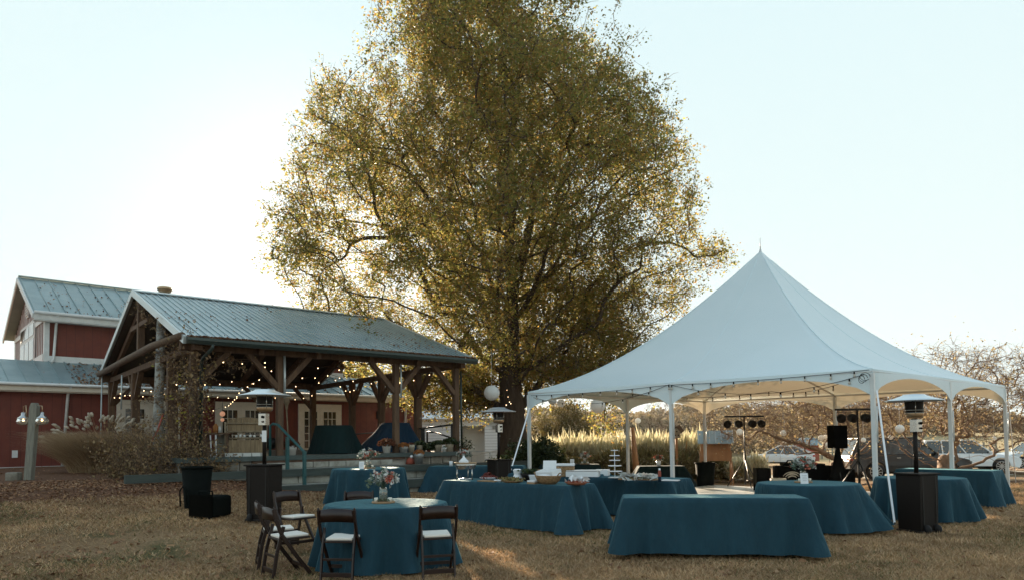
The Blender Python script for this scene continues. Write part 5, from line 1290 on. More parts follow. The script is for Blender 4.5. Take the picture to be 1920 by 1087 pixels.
# ceiling fans
def fan(px, py, Y, label):
    p = at(px, py, Y); t = thing('ceiling_fan', label, 'fan', tuple(p), group='ceiling fans under the pavilion roof')
    MB().tube([(0, 0, .1), (0, 0, .6)], .015, 6).build('rod', 'hot_steel', t); MB().lathe([(.001, .12), (.1, .11), (.12, .04), (.1, -.05), (.001, -.06)], n=18).build('motor', 'hot_steel', t)
    MB().lathe([(.06, -.06), (.07, -.12), (.04, -.16), (.001, -.17)], n=14).build('light_bowl', 'pot_cream', t)
    for a in range(5): MB().bar((.1 * math.cos(a * 1.257), .1 * math.sin(a * 1.257), 0), (.62 * math.cos(a * 1.257), .62 * math.sin(a * 1.257), .0), .13, .012).build('blade', 'old_timber', t)
fan(431, 673, 20.5, 'ceiling fan hanging near the vine covered corner'); fan(640, 688, 24.0, 'ceiling fan hanging above the right french doors')
# pavilion string lights
def strand(label, pts, nb, sag, group, wire='black_metal', bulb='lamp_glow', r_=.013, name='string_lights', sock=False, cat='string lights'):
    o0 = Vector(pts[0]); t = thing(name, label, cat, tuple(o0), group=group); path = []; W_ = MB()
    for a, b in zip(pts, pts[1:]):
        a, b = Vector(a), Vector(b)
        for i in range(11): u_ = i / 10; path.append(a.lerp(b, u_) + Vector((0, 0, -sag * 4 * u_ * (1 - u_))) - o0)
    W_.tube(path, .006 if not sock else .007, 4).build('wire', wire, t)
    cum = [0]
    for a, b in zip(path, path[1:]): cum.append(cum[-1] + (b - a).length)
    for i in range(nb):
        d = cum[-1] * (i + .5) / nb + random.uniform(-.06, .06); k = max(0, min(len(path) - 2, int(np.searchsorted(cum, d)) - 1)); f = (d - cum[k]) / max(1e-6, cum[k + 1] - cum[k]); q_ = path[k].lerp(path[k + 1], f)
        if sock:
            s_ = MB().tube([q_ + Vector((0, 0, .005)), q_ + Vector((0, 0, -.05))], .014, 8).build('socket', 'black_plastic', t)
            MB().lathe([(.008, 0), (.022, -.03), (.018, -.055), (.001, -.065)], q_ + Vector((0, 0, -.05)), 10).build('bulb', bulb, t)
        else: MB().ball(q_ - Vector((0, 0, .03)), r_, 8, 6).build('bulb', bulb, t)
    return t
GS = 'warm bulb strings under the pavilion'
strand('warm bulb string along the front beam', [pw(.3, .75, 3.62), pw(2.3, .7, 3.6), pw(5.6, .7, 3.58), pw(7.6, .8, 3.6)], 15, .12, GS)
strand('warm bulb string across the pavilion middle', [pw(.4, 4, 3.5), pw(3, 6, 3.55), pw(5.6, 4.5, 3.6), pw(7.6, 7, 3.5)], 14, .25, GS)
strand('warm bulb string in front of the low barn roof', [pw(.3, 10.6, 3.35), pw(2.4, 10.7, 3.5), pw(5.6, 10.7, 3.4), pw(7.6, 10.7, 3.5)], 20, .2, GS)
strand('warm bulb string hanging steeply beside the second front post', [pw(2.5, .8, 3.6), pw(2.8, 5.0, 3.15), pw(3.6, 9.0, 2.85), pw(3.0, 10.6, 2.7)], 16, .06, GS)
strand('warm bulb string through the vines at the left gable', [pw(.3, .6, 3.3), pw(.3, 3.6, 3.1), pw(.3, 7.0, 3.35), pw(.3, 11, 3.2)], 11, .18, GS)
strand('warm bulb string over the right half of the porch', [pw(2.5, 2.5, 3.7), pw(5.0, 3.5, 3.6), pw(7.7, 2.6, 3.55)], 12, .22, GS)
strand('warm bulb string from the porch corner towards the big tree', [pw(7.7, .6, 2.9), Vector((.0, 22.6, 2.75)), Vector((-.2, 26.2, 3.6))], 7, .25, GS)

# lamp post
pp = gp(52, 899); lp = thing('lamp_post', 'weathered grey post with two glowing barn lanterns by the red wall', 'lamp post', (pp.x, pp.y, g(pp.x, pp.y)), R(0))
s_ = pp.y / F_PX; H_ = 144 * s_
MB().poly([(-.07, -.06, -.1), (.10, -.06, -.1), (.21, -.06, H_ - .10), (.17, -.06, H_), (.08, -.06, H_), (.04, -.06, H_ - .1)], (0, .14, 0)).build('post', 'fence_grey', lp, bevel=.012)
for s, px_o in ((-1, 42), (1, 77)):
    lx = (px_o - 52) * s_; lz = (899 - 789) * s_
    a = MB().tube([(.04 + s * .08, 0, lz + .1), (lx * .55, 0, lz + .36), (lx, 0, lz + .34), (lx, 0, lz + .2)], .012, 6).build('lamp_arm', 'hot_steel', lp)
    MB().lathe([(.001, .2), (.04, .2), (.05, .13), (.12, .07), (.125, .06)], (lx, 0, lz), 18).build('lamp_shade', 'steel', lp)
    MB().lathe([(.11, .06), (.14, .0), (.12, -.06), (.05, -.09), (.001, -.09)], (lx, 0, lz), 18).build('glass_bowl', 'glass_jar', lp)
    MB().ball((lx, 0, lz + .03), .032).build('bulb', 'lamp_glow', lp)
t = MB().box((0, 0, .08), (.28, .2, .2)).build('stone_block', 'stone', bevel=.03); t.location = (pp.x - .28, pp.y - .05, g(pp.x, pp.y)); tag(t, 'rough grey stone block at the foot of the lamp post', 'stone')
# garden hose / cord
hp = [at(306, 775, 17.0), at(296, 805, 16.9), at(275, 845, 16.7), at(250, 868, 16.6), at(230, 882, 16.5)]
tag(MB().tube(hp, .022, 6).build('garden_hose', 'hose_red'), 'red brown hose curving down from the vines to the mulch', 'hose')
# ------------------------------------------------------------------ dry clump grass, vines
def arcs(name, label, base, n, spread, h, lean, m, wid, parent=None, seed=0, seg=5, out=1.0):
    r = np.random.default_rng(seed); a = r.random(n) * 6.28; q_ = r.random(n) ** .5
    root = np.stack([base[0] + np.cos(a) * q_ * spread[0], base[1] + np.sin(a) * q_ * spread[1], np.zeros(n)], -1); root[:, 2] = base[2]
    dirn = np.stack([np.cos(a), np.sin(a)], -1) * (lean * (.3 + q_ * out) * (.6 + .8 * r.random(n)))[:, None] + r.normal(size=(n, 2)) * .12
    hh = h * (.6 + .5 * r.random(n)); quads = []; tips = None
    wv_ = rand_unit(n) * wid; wv_[:, 2] = 0; prev = root; pw_ = wv_
    for i in range(1, seg + 1):
        t = i / seg; cur = root + np.concatenate([dirn * t ** 1.6, (hh * (t * 1.25 - .42 * t ** 3))[:, None]], 1); cw_ = wv_ * (1 - t * .85)
        quads.append(np.stack([prev - pw_, prev + pw_, cur + cw_, cur - cw_], 1)); prev, pw_ = cur, cw_
    return np.concatenate(quads), prev
og = thing('fountain_grass', 'big clump of dry arching fountain grass with fuzzy plumes by the red wall', 'grass clump', hx_(192, 19.6))
zz0 = g(og.location.x, 19.6)
Q, tips = arcs('', '', (0, 0, -.05), 9000, (.85, .5, 0), 1.35, .9, '', .010, seed=1)
o = quads_mesh('blades', Q, 'grass_dry', og)
Q, t2 = arcs('', '', (.9, .3, -.05), 4000, (.7, .4, 0), .95, .6, '', .010, seed=2)
quads_mesh('blades', Q, 'grass_dry', og)
sel = tips[(rng.random(len(tips)) < .03)]
st = MB(); r = np.random.default_rng(4)
for i in range(70):
    a = r.random() * 6.28; q_ = r.random(); x0, y0 = math.cos(a) * .5 * q_, math.sin(a) * .4 * q_
    tx, ty = x0 + math.cos(a) * (.25 + .9 * q_) * 1.0, y0 + math.sin(a) * .5 * q_; tz = 1.62 - .65 * q_ * (abs(math.cos(a)) if math.cos(a) < 0 else .55) - .15 * r.random()
    if tx > .9: tx = .9
    mid = (x0 + (tx - x0) * .4, y0 + (ty - y0) * .4, tz * .7); st.tube([(x0, y0, .1), mid, (tx, ty, tz)], .003, 3, cap=False)
    d = Vector((tx - mid[0], ty - mid[1], tz - mid[2])).normalized()
    MB().tube([Vector((tx, ty, tz)) + d * k * .05 + Vector((0, 0, -.008 * k * k * .5)) for k in range(5)], [.012, .036, .042, .032, .008], 7).build('plume', 'plume_grey', og)
st.build('stalks', 'grass_dry', og)

vn = thing('climbing_vine', 'tangled bare brown vine climbing the left corner of the pavilion', 'vine', tuple(pw(.3, .5, .75)))
V0 = Vector(pw(.3, .5, .75)); r = np.random.default_rng(21); mb = MB(); LP = []
def walk(p, d, n_, step, att, rad0, jit=.5):
    P_ = [Vector(p)]; d = Vector(d)
    for i in range(n_):
        d = (d + Vector(r.normal(size=3)) * jit + (att(P_[-1]) if att else Vector())).normalized(); P_.append(P_[-1] + d * step)
        if r.random() < .55: LP.append(P_[-1] + Vector(r.normal(size=3)) * .05)
    mb.tube([q_ - V0 for q_ in P_], [rad0 * (1 - .6 * i / n_) for i in range(n_ + 1)], 4, cap=False)
    return P_
for i in range(26):     # up the corner posts
    base = pw(.3 + r.normal() * .12, .3 + abs(r.normal()) * .4, .75)
    c = pw(.28, .45)
    walk(base, (0, 0, 1), 26, .12, lambda q_: Vector(((c.x - q_.x) * .9, (c.y - q_.y) * .9, .7)), .012)
for i in range(150):    # curtain between corner post and bark pole
    y = r.random() ** 1.3 * 3.2; z = r.uniform(2.2, 4.1); walk(pw(.25 + r.normal() * .08, y, z), (r.normal() * .3, r.normal() * .3, -.5), int(r.integers(5, 12)), .09, lambda q_: Vector((0, 0, -.08)), .006, .55)
for i in range(30):     # under the gable peak and rake
    t = r.random(); walk(pw(.0, .3 + 5.3 * t, 3.7 + 1.95 * t), (r.normal() * .2, r.normal() * .2, -.6), 6, .08, None, .005, .6)
for i in range(26):
    walk(pw(.4 + r.random() * 1.3, .45, 3.6 - r.random() * .2), (.3, 0, -.4), int(r.integers(4, 9)), .08, None, .005, .6)
mb.build('stems', 'vine_stem', vn)
LPv = np.array([tuple(q_) for q_ in LP]); LPv = np.repeat(LPv, 2, 0) + r.normal(size=(len(LPv) * 2, 3)) * .04
o = quads_mesh('leaves', leaf_quads(LPv, .06, aspect=.7) - np.array(tuple(V0)), 'leaf_brush', vn)
Pl = np.array([tuple(pw(.3 + r.normal() * .25, .2 + abs(r.normal()) * .2, r.uniform(.9, 3.4))) for _ in range(260)])
quads_mesh('yellow_leaves', leaf_quads(Pl, .06, aspect=.7) - np.array(tuple(V0)), 'leaf_yellow', vn)
# brush heap at the foot
bh = thing('brush_heap', 'heap of dead brown vine and brush at the foot of the corner post', 'brush', tuple(pw(-.6, .2, g(*pw(-.6, .2).xy))))
V0 = bh.location.copy(); mb = MB(); LP = []
for i in range(420):
    x = r.uniform(-1.1, .9); y = r.uniform(-.3, 2.6) * (1 if x < -.2 else .35); p = pw(x, y); p.z = g(p.x, p.y) + .02; H_ = .35 + .95 * math.exp(-((x + .5) / 1.1) ** 2)
    walk(p, (r.normal() * .5, r.normal() * .5, 1), int(r.integers(6, 12)), H_ / 8, lambda q_: Vector((0, 0, .10)), .006, .38)
mb.build('stems', 'vine_stem', bh)
LPv = np.array([tuple(q_) for q_ in LP]); LPv = np.repeat(LPv, 4, 0) + r.normal(size=(len(LPv) * 4, 3)) * .06
quads_mesh('leaves', leaf_quads(LPv, .055, aspect=.6) - np.array(tuple(V0)), 'leaf_brush', bh)
q_ = at(262, 822, 17.2)
t = thing('dry_shrub', 'dense dry shrub with grey green leaves left of the vine covered corner', 'shrub', tuple(pw(-.55, 2.0, g(*pw(-.55, 2.0).xy))))
P = rand_unit(5200) * (rng.random((5200, 1)) ** .4) * np.array([.6, .7, .75]); P[:, 2] = np.abs(P[:, 2]) + .02
quads_mesh('foliage', leaf_quads(P, .06, aspect=.5), 'leaf_brush', t)
mb = MB()
for i in range(60): mb.tube([(0, 0, 0), tuple(P[i] * .5 + np.array([0, 0, .1])), tuple(P[i])], .006, 3, cap=False)
mb.build('stems', 'vine_stem', t)

# ------------------------------------------------------------------ tent string lights, lanterns
def tpt(i, t, dz=0, inw=0):
    a, b = corners[i], corners[(i + 1) % 4]; p = a + (b - a) * t; n_ = (p - CC) / np.linalg.norm(p - CC); return Vector((p[0] + n_[0] * .05, p[1] + n_[1] * .05, TZ + dz))
GL = 'clear bulb strings on the tent'
strand('clear bulb string pinned along the near left eave of the tent', [tpt(0, .01, -.02), tpt(0, .5, -.06), tpt(0, .98, -.10)], 17, .04, GL, bulb='bulb_clear', sock=True)
strand('clear bulb string drooping below the near left eave', [tpt(0, .02, -.1), tpt(0, .5, -.05), tpt(0, .97, -.16)], 13, .30, GL, bulb='bulb_clear', sock=True)
strand('clear bulb string crossing inside the tent', [Vector((*(NC * .9 + CC * .1), TZ - .1)), Vector((*(CC * .9 + NC * .1), TZ - .1)), Vector((*(LC * .6 + CC * .4), TZ - .05))], 12, .15, GL, bulb='bulb_clear', sock=True)
t = thing('cable_coil', 'coil of black cable tied to the near tent corner', 'cable', tuple(tpt(0, .01, -.1)))
for k in range(3): MB().tube([(-.10 - .05 * k + (.10 - .02 * k) * math.cos(a * .5), -.03 * k - .03, -.05 - .03 * k + .075 * math.sin(a * .5)) for a in range(12)], .006, 4).build('loop', 'black_plastic', t)
lanterns = [(922, 736, 14.6, 22.0, 'large white paper lantern before the big trunk'), (1052, 755, 7.5, 27, 'small white paper lantern left under the tent edge'), (1121, 760, 14, 24.5, 'large white paper lantern behind the hanging leaves'),
    (1196, 788, 5.5, 27, 'tiny white paper lantern beside the second far tent pole'), (1036, 750, 8, 25, 'pale lantern tucked up under the left tent edge'), (1387, 809, 6.2, 26, 'small lantern left of the first light stand pole'), (1469, 811, 5.8, 26, 'small lantern above the white hatchback roof, upper of two'),
    (1472, 826, 4.4, 27, 'small lantern above the white hatchback roof, lower of two'), (1553, 834, 6, 25, 'lantern low beside the loudspeaker'), (1540, 820, 5.5, 26, 'lantern left of the loudspeaker'), (1505, 821, 3, 28, 'tiny lantern over the tail of the white hatchback'),
    (1687, 803, 8, 23, 'largest lantern above the dark car roof'), (1670, 819, 4.5, 25, 'small lantern on the dark car roof line'), (1619, 824, 4.5, 23, 'small lantern right of the near tent corner pole'), (1864, 821, 4, 24, 'tiny lantern above the bonnet of the white car'), (1548, 818, 4, 27, 'small pale lantern just behind the loudspeaker')]
for px, py, rp, Y, lb in lanterns:
    p = at(px, py, Y); r_ = rp * Y / F_PX; t = thing('paper_lantern', lb, 'lantern', tuple(p), group='white paper lanterns')
    mb = MB(); mb.ball((0, 0, 0), r_, 28, 20, .97); mb.build('globe', 'paper', t)
    MB().tube([(0, 0, r_ * .95), (0, 0, r_ + (1.1 if rp > 10 else .7))], .004, 3).build('cord', 'white_cloth', t)

# dance floor
fc = np.array([[6.1, 21.4], [9.5, 18.2], [6.4, 15.0], [3.0, 18.2]]); z0 = max(g(*p) for p in fc) + .02
df = thing('dance_floor', 'glossy white panel dance floor laid under the tent', 'dance floor', (0, 0, 0))
MB().poly([(p[0], p[1], z0 - .06) for p in fc[::-1]], (0, 0, .08)).build('panel', 'floor_white', df)
mb = MB()
for k in range(1, 4):
    for (a, b, c, d) in ((0, 1, 3, 2), (0, 3, 1, 2)):
        p = fc[a] + (fc[b] - fc[a]) * k / 4; q2 = fc[c] + (fc[d] - fc[c]) * k / 4; mb.bar((*p, z0 + .022), (*q2, z0 + .022), .012, .003)
mb.build('seam', 'tent_pole', df)
# ------------------------------------------------------------------ DJ corner
dj = thing('dj_booth', 'black DJ booth front with a pale swirl emblem and lettering', 'dj booth', hx_(1504, 19.2), R(-6))
MB().box((0, 0, .37), (1.5, .5, .74)).build('front_panel', 'black_cloth', dj, bevel=.03)
MB().box((-.35, .05, .78), (.42, .3, .07)).box((.3, .05, .77), (.5, .35, .05)).build('mixer', 'black_plastic', dj)
MB().tube([(-.45, 0, .80), (-.40, 0, .88), (-.3, 0, .88), (-.25, 0, .80)], .02, 6).build('headphones', 'black_plastic', dj)
em = MB()
for k, (r0, r1) in enumerate(((.20, .235), (.13, .16), (.27, .285))):
    pts_o = []; a0, a1 = R(35), R(150)
    for i in range(17): a = a0 + (a1 - a0) * i / 16; w_ = math.sin(math.pi * i / 16); pts_o.append((-.36 + (r0 + (r1 - r0) * w_ + .01) * math.cos(a), -.256, .36 + (r0 + (r1 - r0) * w_ + .01) * math.sin(a) * .8))
    for i in range(16, -1, -1): a = a0 + (a1 - a0) * i / 16; pts_o.append((-.36 + (r0 - .012 * math.sin(math.pi * i / 16)) * math.cos(a), -.256, .36 + (r0 - .012 * math.sin(math.pi * i / 16)) * math.sin(a) * .8))
    em.poly(pts_o, (0, -.004, 0))
em.build('emblem', 'pot_cream', dj)
tx = bpy.data.curves.new('lettering', 'FONT'); tx.body = 'PARTY T'; tx.size = .13; tx.extrude = .002; tx.align_x = 'CENTER'
to = bpy.data.objects.new('lettering', tx); COL.objects.link(to); dg = bpy.context.evaluated_depsgraph_get(); me_ = bpy.data.meshes.new_from_object(to.evaluated_get(dg)); bpy.data.objects.remove(to)
lt_ = bpy.data.objects.new('lettering', me_); COL.objects.link(lt_); me_.materials.clear(); me_.materials.append(MATS['pot_cream']); lt_.parent = dj; lt_.rotation_euler = (math.pi / 2, 0, 0); lt_.location = (-.30, -.258, .26)
for px, Y, w_, h, lb in ((1427, 19.0, .38, .68, 'black bass speaker left of the DJ booth'), (1578, 18.6, .5, .66, 'black draped case right of the DJ booth under the loudspeaker')):
    t = thing('bass_speaker', lb, 'speaker', hx_(px, Y), R(-5)); MB().box((0, 0, h / 2), (w_, .4, h)).build('cabinet', 'black_plastic', t, bevel=.012); MB().box((0, -.205, h / 2), (w_ * .86, .012, h * .88)).build('grille', 'black_cloth', t)
hm = thing('wicker_hamper', 'round woven wicker hamper with a pale rim beside the DJ booth', 'hamper', hx_(1457, 17.3)); MB().lathe([(.001, .0), (.15, 0), (.17, .35), (.18, .46)], n=24).build('body', 'wicker', hm); MB().lathe([(.182, .42), (.195, .43), (.19, .5), (.17, .5), (.14, .42)], n=24).build('rim', 'pot_cream', hm)
def light_stand(px, Y, label, offs, rz):
    t = thing('light_stand', label, 'stage light', hx_(px, Y), rz, 'stage light stands')
    MB().tube([(0, 0, .25), (0, 0, 2.2)], .022, 8).tube([(0, 0, .2), (0, 0, 1.2)], .032, 8).build('pole', 'black_metal', t); MB().box((0, 0, 2.2), (1.15, .05, .05)).build('crossbar', 'black_metal', t)
    for a in range(3):
        an = a * 2.094 + .5; e = (.62 * math.cos(an), .62 * math.sin(an), 0)
        MB().tube([(0, 0, .95), e], .016, 6).tube([(0, 0, .3), (e[0] * .62, e[1] * .62, .36)], .010, 6).build('leg', 'black_metal', t)
    for i, ox in enumerate(offs):
        an = (-.5, .15, .3, -.1)[i]; c = MB(); d = Vector((math.sin(an), -math.cos(an), -.25)).normalized(); o_ = Vector((ox, 0, 1.99)); c.tube([o_ - d * .10, o_ - d * .04, o_ + d * .10], [.06, .105, .11], 16)
        c.tube([o_ + Vector((-.12, 0, 0)), o_ + Vector((-.12, 0, .14)), o_ + Vector((.12, 0, .14)), o_ + Vector((.12, 0, 0))], .008, 5)
        cc = c.build('lamp_head', 'black_metal', t); MB().tube([o_ + d * .101, o_ + d * .106], .092, 16).build('lens', 'heater_dark', cc)
light_stand(1396, 20.6, 'black tripod light stand with four lamps left of the DJ booth', (-.48, -.18, .22, .50), R(0)); light_stand(1609, 17.5, 'black tripod light stand with four lamps right of the loudspeaker', (-.42, -.15, .2, .42), R(4))
sp = thing('loudspeaker', 'black loudspeaker raised on a stand left of the near tent corner pole', 'speaker', hx_(1570, 18.4), R(6))
MB().box((0, 0, 1.52), (.38, .34, .60)).build('cabinet', 'black_plastic', sp, bevel=.02); MB().box((0, -.176, 1.52), (.33, .012, .54)).build('grille', 'black_cloth', sp)
MB().tube([(0, 0, .3), (0, 0, 1.25)], .02, 8).build('pole', 'black_metal', sp)
for a in range(3): MB().tube([(0, 0, .8), (.5 * math.cos(a * 2.09 + .3), .5 * math.sin(a * 2.09 + .3), 0)], .014, 6).build('leg', 'black_metal', sp)
sc_ = MB(); sc_.lathe([(.62, .0), (.30, .4), (.14, .85), (.06, 1.22)], n=20, sx=.9, sy=.6); sc_.build('scrim_skirt', 'black_cloth', sp)

# ------------------------------------------------------------------ kiosk, birdhouse, posts, logs
k0 = at(1342, 862, 27.0); kz = g(k0.x, 27.0); ks = thing('message_kiosk', 'honey brown wooden kiosk board with a small pale metal roof', 'kiosk', (k0.x, 27.0, kz), R(-14))
s27 = 27.0 / F_PX
MB().box((0, 0, (868 - 838) * s27 + .7), (1.12, .12, .78)).build('board', 'oak_new', ks, bevel=.01)
for s in (-1, 1): MB().bar((s * .53, 0, -.1), (s * .56, .05, 1.3), .08, .08).build('leg', 'oak_new', ks); 
for s in (-1, 1): MB().bar((s * .60, -.5, 0), (s * .58, -.05, .9), .06, .06).build('brace', 'oak_new', ks)
rr_ = MB(); rr_.poly([(-.66, -.35, 1.62), (-.66, .15, 2.1), (-.66, .5, 1.72), (-.66, .5, 1.69), (-.66, .15, 2.06), (-.66, -.35, 1.59)], (1.3, 0, 0)); rf = rr_.build('roof', 'pav_roof', ks)
mb = MB()
for k in range(7): mb.bar((-.64 + k * .213, -.36, 1.63), (-.64 + k * .213, .15, 2.11), .025, .03)
mb.build('seam', 'zinc_trim', rf)
b0 = at(1268, 822, 29.5); bz = g(b0.x, 29.5); bd = thing('birdhouse', 'little pitched birdhouse on an orange wooden post in the plume grass', 'birdhouse', (b0.x, 29.5, bz))
MB().box((0, 0, .95), (.09, .09, 1.9)).build('post', 'oak_new', bd); MB().poly([(-.15, -.13, 1.9), (.15, -.13, 1.9), (.15, -.13, 2.15), (0, -.13, 2.33), (-.15, -.13, 2.15)], (0, .26, 0)).build('house', 'tan_log', bd)
mb = MB()
for hx2, hz in ((-.06, 2.02), (.06, 2.02), (0, 2.18)): mb.tube([(hx2, -.132, hz), (hx2, -.14, hz)], .028, 10)
mb.build('entrance_hole', 'black_plastic', bd)
for s in (-1, 1): MB().bar((s * .2, 0, 2.1), (0, 0, 2.38), .34, .02, (0, 1, 0)).build('roof', 'old_timber', bd)
b0 = at(1192, 822, 27.5); t = thing('leaning_pole', 'thick orange brown wooden post leaning behind the tent pole', 'post', (b0.x, 27.5, g(b0.x, 27.5))); MB().tube([(.06, 0, 0), (-.05, 0, 1.2), (-.12, 0, 2.25)], [.16, .12, .08], 10).build('shaft', 'oak_new', t)
for (a, b_, r_, lb) in (((1290, 905), (1500, 902), .09, 'long log edging the mulch bed behind the dance floor'), ((1590, 890), (1700, 886), .08, 'log edging beneath the dark car'), ((1815, 884), (1925, 889), .11, 'pale split log lying beside the white car'), ((1880, 880), (1960, 884), .08, 'thin log behind the pale split log')):
    A_, B_ = gp(*a), gp(*b_); P_ = [A_.lerp(B_, k / 6) + Vector((0, 0, .06 + .03 * math.sin(k * 2))) for k in range(7)]
    tag(MB().tube(P_, [r_ * (1 - .04 * k) for k in range(7)], 9).build('log', 'log_edge'), lb, 'log', 'edging logs')
# small sign and wire cage near the white car
q_ = gp(1839, 879); t = thing('garden_sign', 'small dark sign on a thin stake before the white car', 'sign', tuple(q_)); MB().tube([(0, 0, 0), (-.06, 0, .62)], .012, 5).build('stake', 'black_metal', t); MB().box((-.06, 0, .66), (.09, .02, .14)).build('plate', 'car_silver', t)
q_ = gp(1812, 880); t = thing('wire_cage', 'square wire plant cage near the white car', 'cage', tuple(q_)); 
for s in (-1, 1): MB().tube([(s * .22, 0, 0), (s * .2, 0, .55), (-s * .2 * 0, 0, .56)], .01, 4).build('side_wire', 'black_metal', t)
MB().box((0, 0, .3), (.44, .01, .015)).box((0, 0, .15), (.44, .01, .015)).build('cross_wire', 'black_metal', t)
q_ = gp(1805, 886); t = thing('wooden_stump', 'short orange wooden post at the foot of the right apple tree', 'post', tuple(q_)); MB().box((0, 0, .2), (.14, .14, .45)).build('block', 'oak_new', t, bevel=.01)

# ------------------------------------------------------------------ cars
def car(label, px, Y, head, L_, W_, H_, paint, kind):
    x = at(px, 822, Y).x; z0 = g(x, Y); t = thing('parked_car', label, 'car', (x, Y, z0), head, 'cars parked along the drive')
    hb = L_ / 2; wr = .36 if kind == 'suv' else .32; ax = L_ * .295; zb = .27 if kind == 'suv' else .2; belt = H_ * (.60 if kind == 'suv' else .62)
    hood = belt * .93; pts_ = []
    def arch(cx): return [(cx + (wr + .06) * math.cos(a), wr + (wr + .06) * math.sin(a)) for a in [math.pi - math.pi * i / 10 for i in range(11)]]
    pts_ += [(-hb + .05, zb + .05)] + [(px_, max(zb, pz)) for px_, pz in arch(-ax)] + [(px_, max(zb, pz)) for px_, pz in arch(ax)] + [(hb - .12, zb), (hb - .01, zb + .2), (hb, hood * .62), (hb - .12, hood * .86), (hb - .55, hood * .96), (hb * .42, belt), (-hb * .75, belt + .02)]
    if kind == 'suv': pts_ += [(-hb + .06, belt + .0), (-hb, belt * .75)]
    else: pts_ += [(-hb + .22, belt + .04), (-hb + .02, belt - .02), (-hb, belt * .7)]
    bm = bmesh.new(); rows = []
    for yy_, sh in ((-W_ / 2, 1.0), (-W_ / 2 + .0, 1.0), (W_ / 2, 1.0)):
        pass
    ys_ = [-.5, -.46, -.3, .3, .46, .5]; vv = []
    for k_, yv in enumerate(ys_):
        ins = .035 if k_ in (0, 5) else 0
        row = []
        for (a, z) in pts_:
            zf = max(0, (z - belt * .55) / (belt * .45)) if belt else 0
            yw = yv * W_ * (1 - .07 * zf ** 2) * (1 - .10 * max(0, (abs(a) - hb * .72) / (hb * .28)) ** 2)
            row.append(bm.verts.new((a * (1 - ins * .25), yw, z - (ins * .6 if z > belt * .8 else 0))))
        vv.append(row)
    n_ = len(pts_)
    for k_ in range(5):
        for i in range(n_): j = (i + 1) % n_; bm.faces.new((vv[k_][i], vv[k_][j], vv[k_ + 1][j], vv[k_ + 1][i]))
    bm.faces.new(vv[0][::-1]); bm.faces.new(vv[-1]); bmesh.ops.recalc_face_normals(bm, faces=bm.faces)
    me_ = bpy.data.meshes.new('body'); bm.to_mesh(me_); bm.free(); o = bpy.data.objects.new('body', me_); COL.objects.link(o); me_.materials.append(MATS[paint]); o.parent = t
    bv = o.modifiers.new('bevel', 'BEVEL'); bv.width = .03; bv.segments = 2; bv.limit_method = 'ANGLE'; bv.angle_limit = R(35)
    # glasshouse
    if kind == 'suv': base = [(hb * .44, belt), (-hb + .10, belt)]; topx = [(hb * .10, H_), (-hb * .80, H_ - .03)]
    else: base = [(hb * .46, belt), (-hb + .22, belt + .03)]; topx = [(hb * .02, H_), (-hb * .45, H_ - .06)]
    def gh_(ins, dz, nm, m_, zlo=0, par=t):
        mb = MB(); P8 = []
        for sgn in (-1, 1):
            for (a, z), f in ((base[0], .46), (base[1], .45), (topx[1], .36), (topx[0], .37)): P8.append((a - math.copysign(ins, a), sgn * (W_ * f - ins), z + dz))
        mb.add(P8, [(0, 1, 2, 3), (7, 6, 5, 4), (0, 3, 7, 4), (1, 5, 6, 2), (3, 2, 6, 7), (0, 4, 5, 1)]); return mb.build(nm, m_, par, bevel=.02)
    gh_(0, 0, 'windows', 'car_glass')
    rb = MB()
    rb.poly([(topx[0][0] + .06, -W_ * .355, H_ - .03), (topx[0][0] + .06, W_ * .355, H_ - .03), (topx[1][0] - .05, W_ * .345, H_ - .06), (topx[1][0] - .05, -W_ * .345, H_ - .06)], (0, 0, .055)); rb.build('roof', paint, t, bevel=.02)
    pl_ = MB()
    for s in (-1, 1):
        f0 = (base[0][0], s * W_ * .463, base[0][1]); f1 = (topx[0][0], s * W_ * .372, topx[0][1] - .01); r0 = (base[1][0], s * W_ * .453, base[1][1]); r1 = (topx[1][0], s * W_ * .362, topx[1][1])
        pl_.bar(f0, f1, .06, .05, (0, 1, 0)).bar(r0, r1, .10, .06, (0, 1, 0)); 
        for q_ in (.36, .68): pl_.bar((f0[0] + (r0[0] - f0[0]) * q_, s * W_ * .463, belt), (f1[0] + (r1[0] - f1[0]) * q_, s * W_ * .37, H_ - .05), .05, .02, (0, 1, 0))
        pl_.bar(f1, r1, .05, .05)
    pl_.build('pillars', paint, t)
    for sx in (-1, 1):
        for s in (-1, 1):
            y_ = s * (W_ / 2 - .11); w2 = MB().tube([(sx * ax, y_ - .11, wr), (sx * ax, y_ + .11, wr)], wr, 24).build('wheel', 'tyre', t)
            rm = MB(); rm.tube([(sx * ax, y_ + s * .105, wr), (sx * ax, y_ + s * .113, wr)], wr * .68, 20)
            rm.build('wheel_well', 'black_plastic', w2); rs = MB()
            for a in range(10): an = a * .628; rs.bar((sx * ax, y_ + s * .118, wr), (sx * ax + wr * .66 * math.cos(an), y_ + s * .118, wr + wr * .66 * math.sin(an)), .035, .02, (0, 1, 0))
            rs.tube([(sx * ax + wr * .68 * math.cos(a * .314), y_ + s * .118, wr + wr * .68 * math.sin(a * .314)) for a in range(21)], .014, 5); rs.build('rim', 'rim', w2)
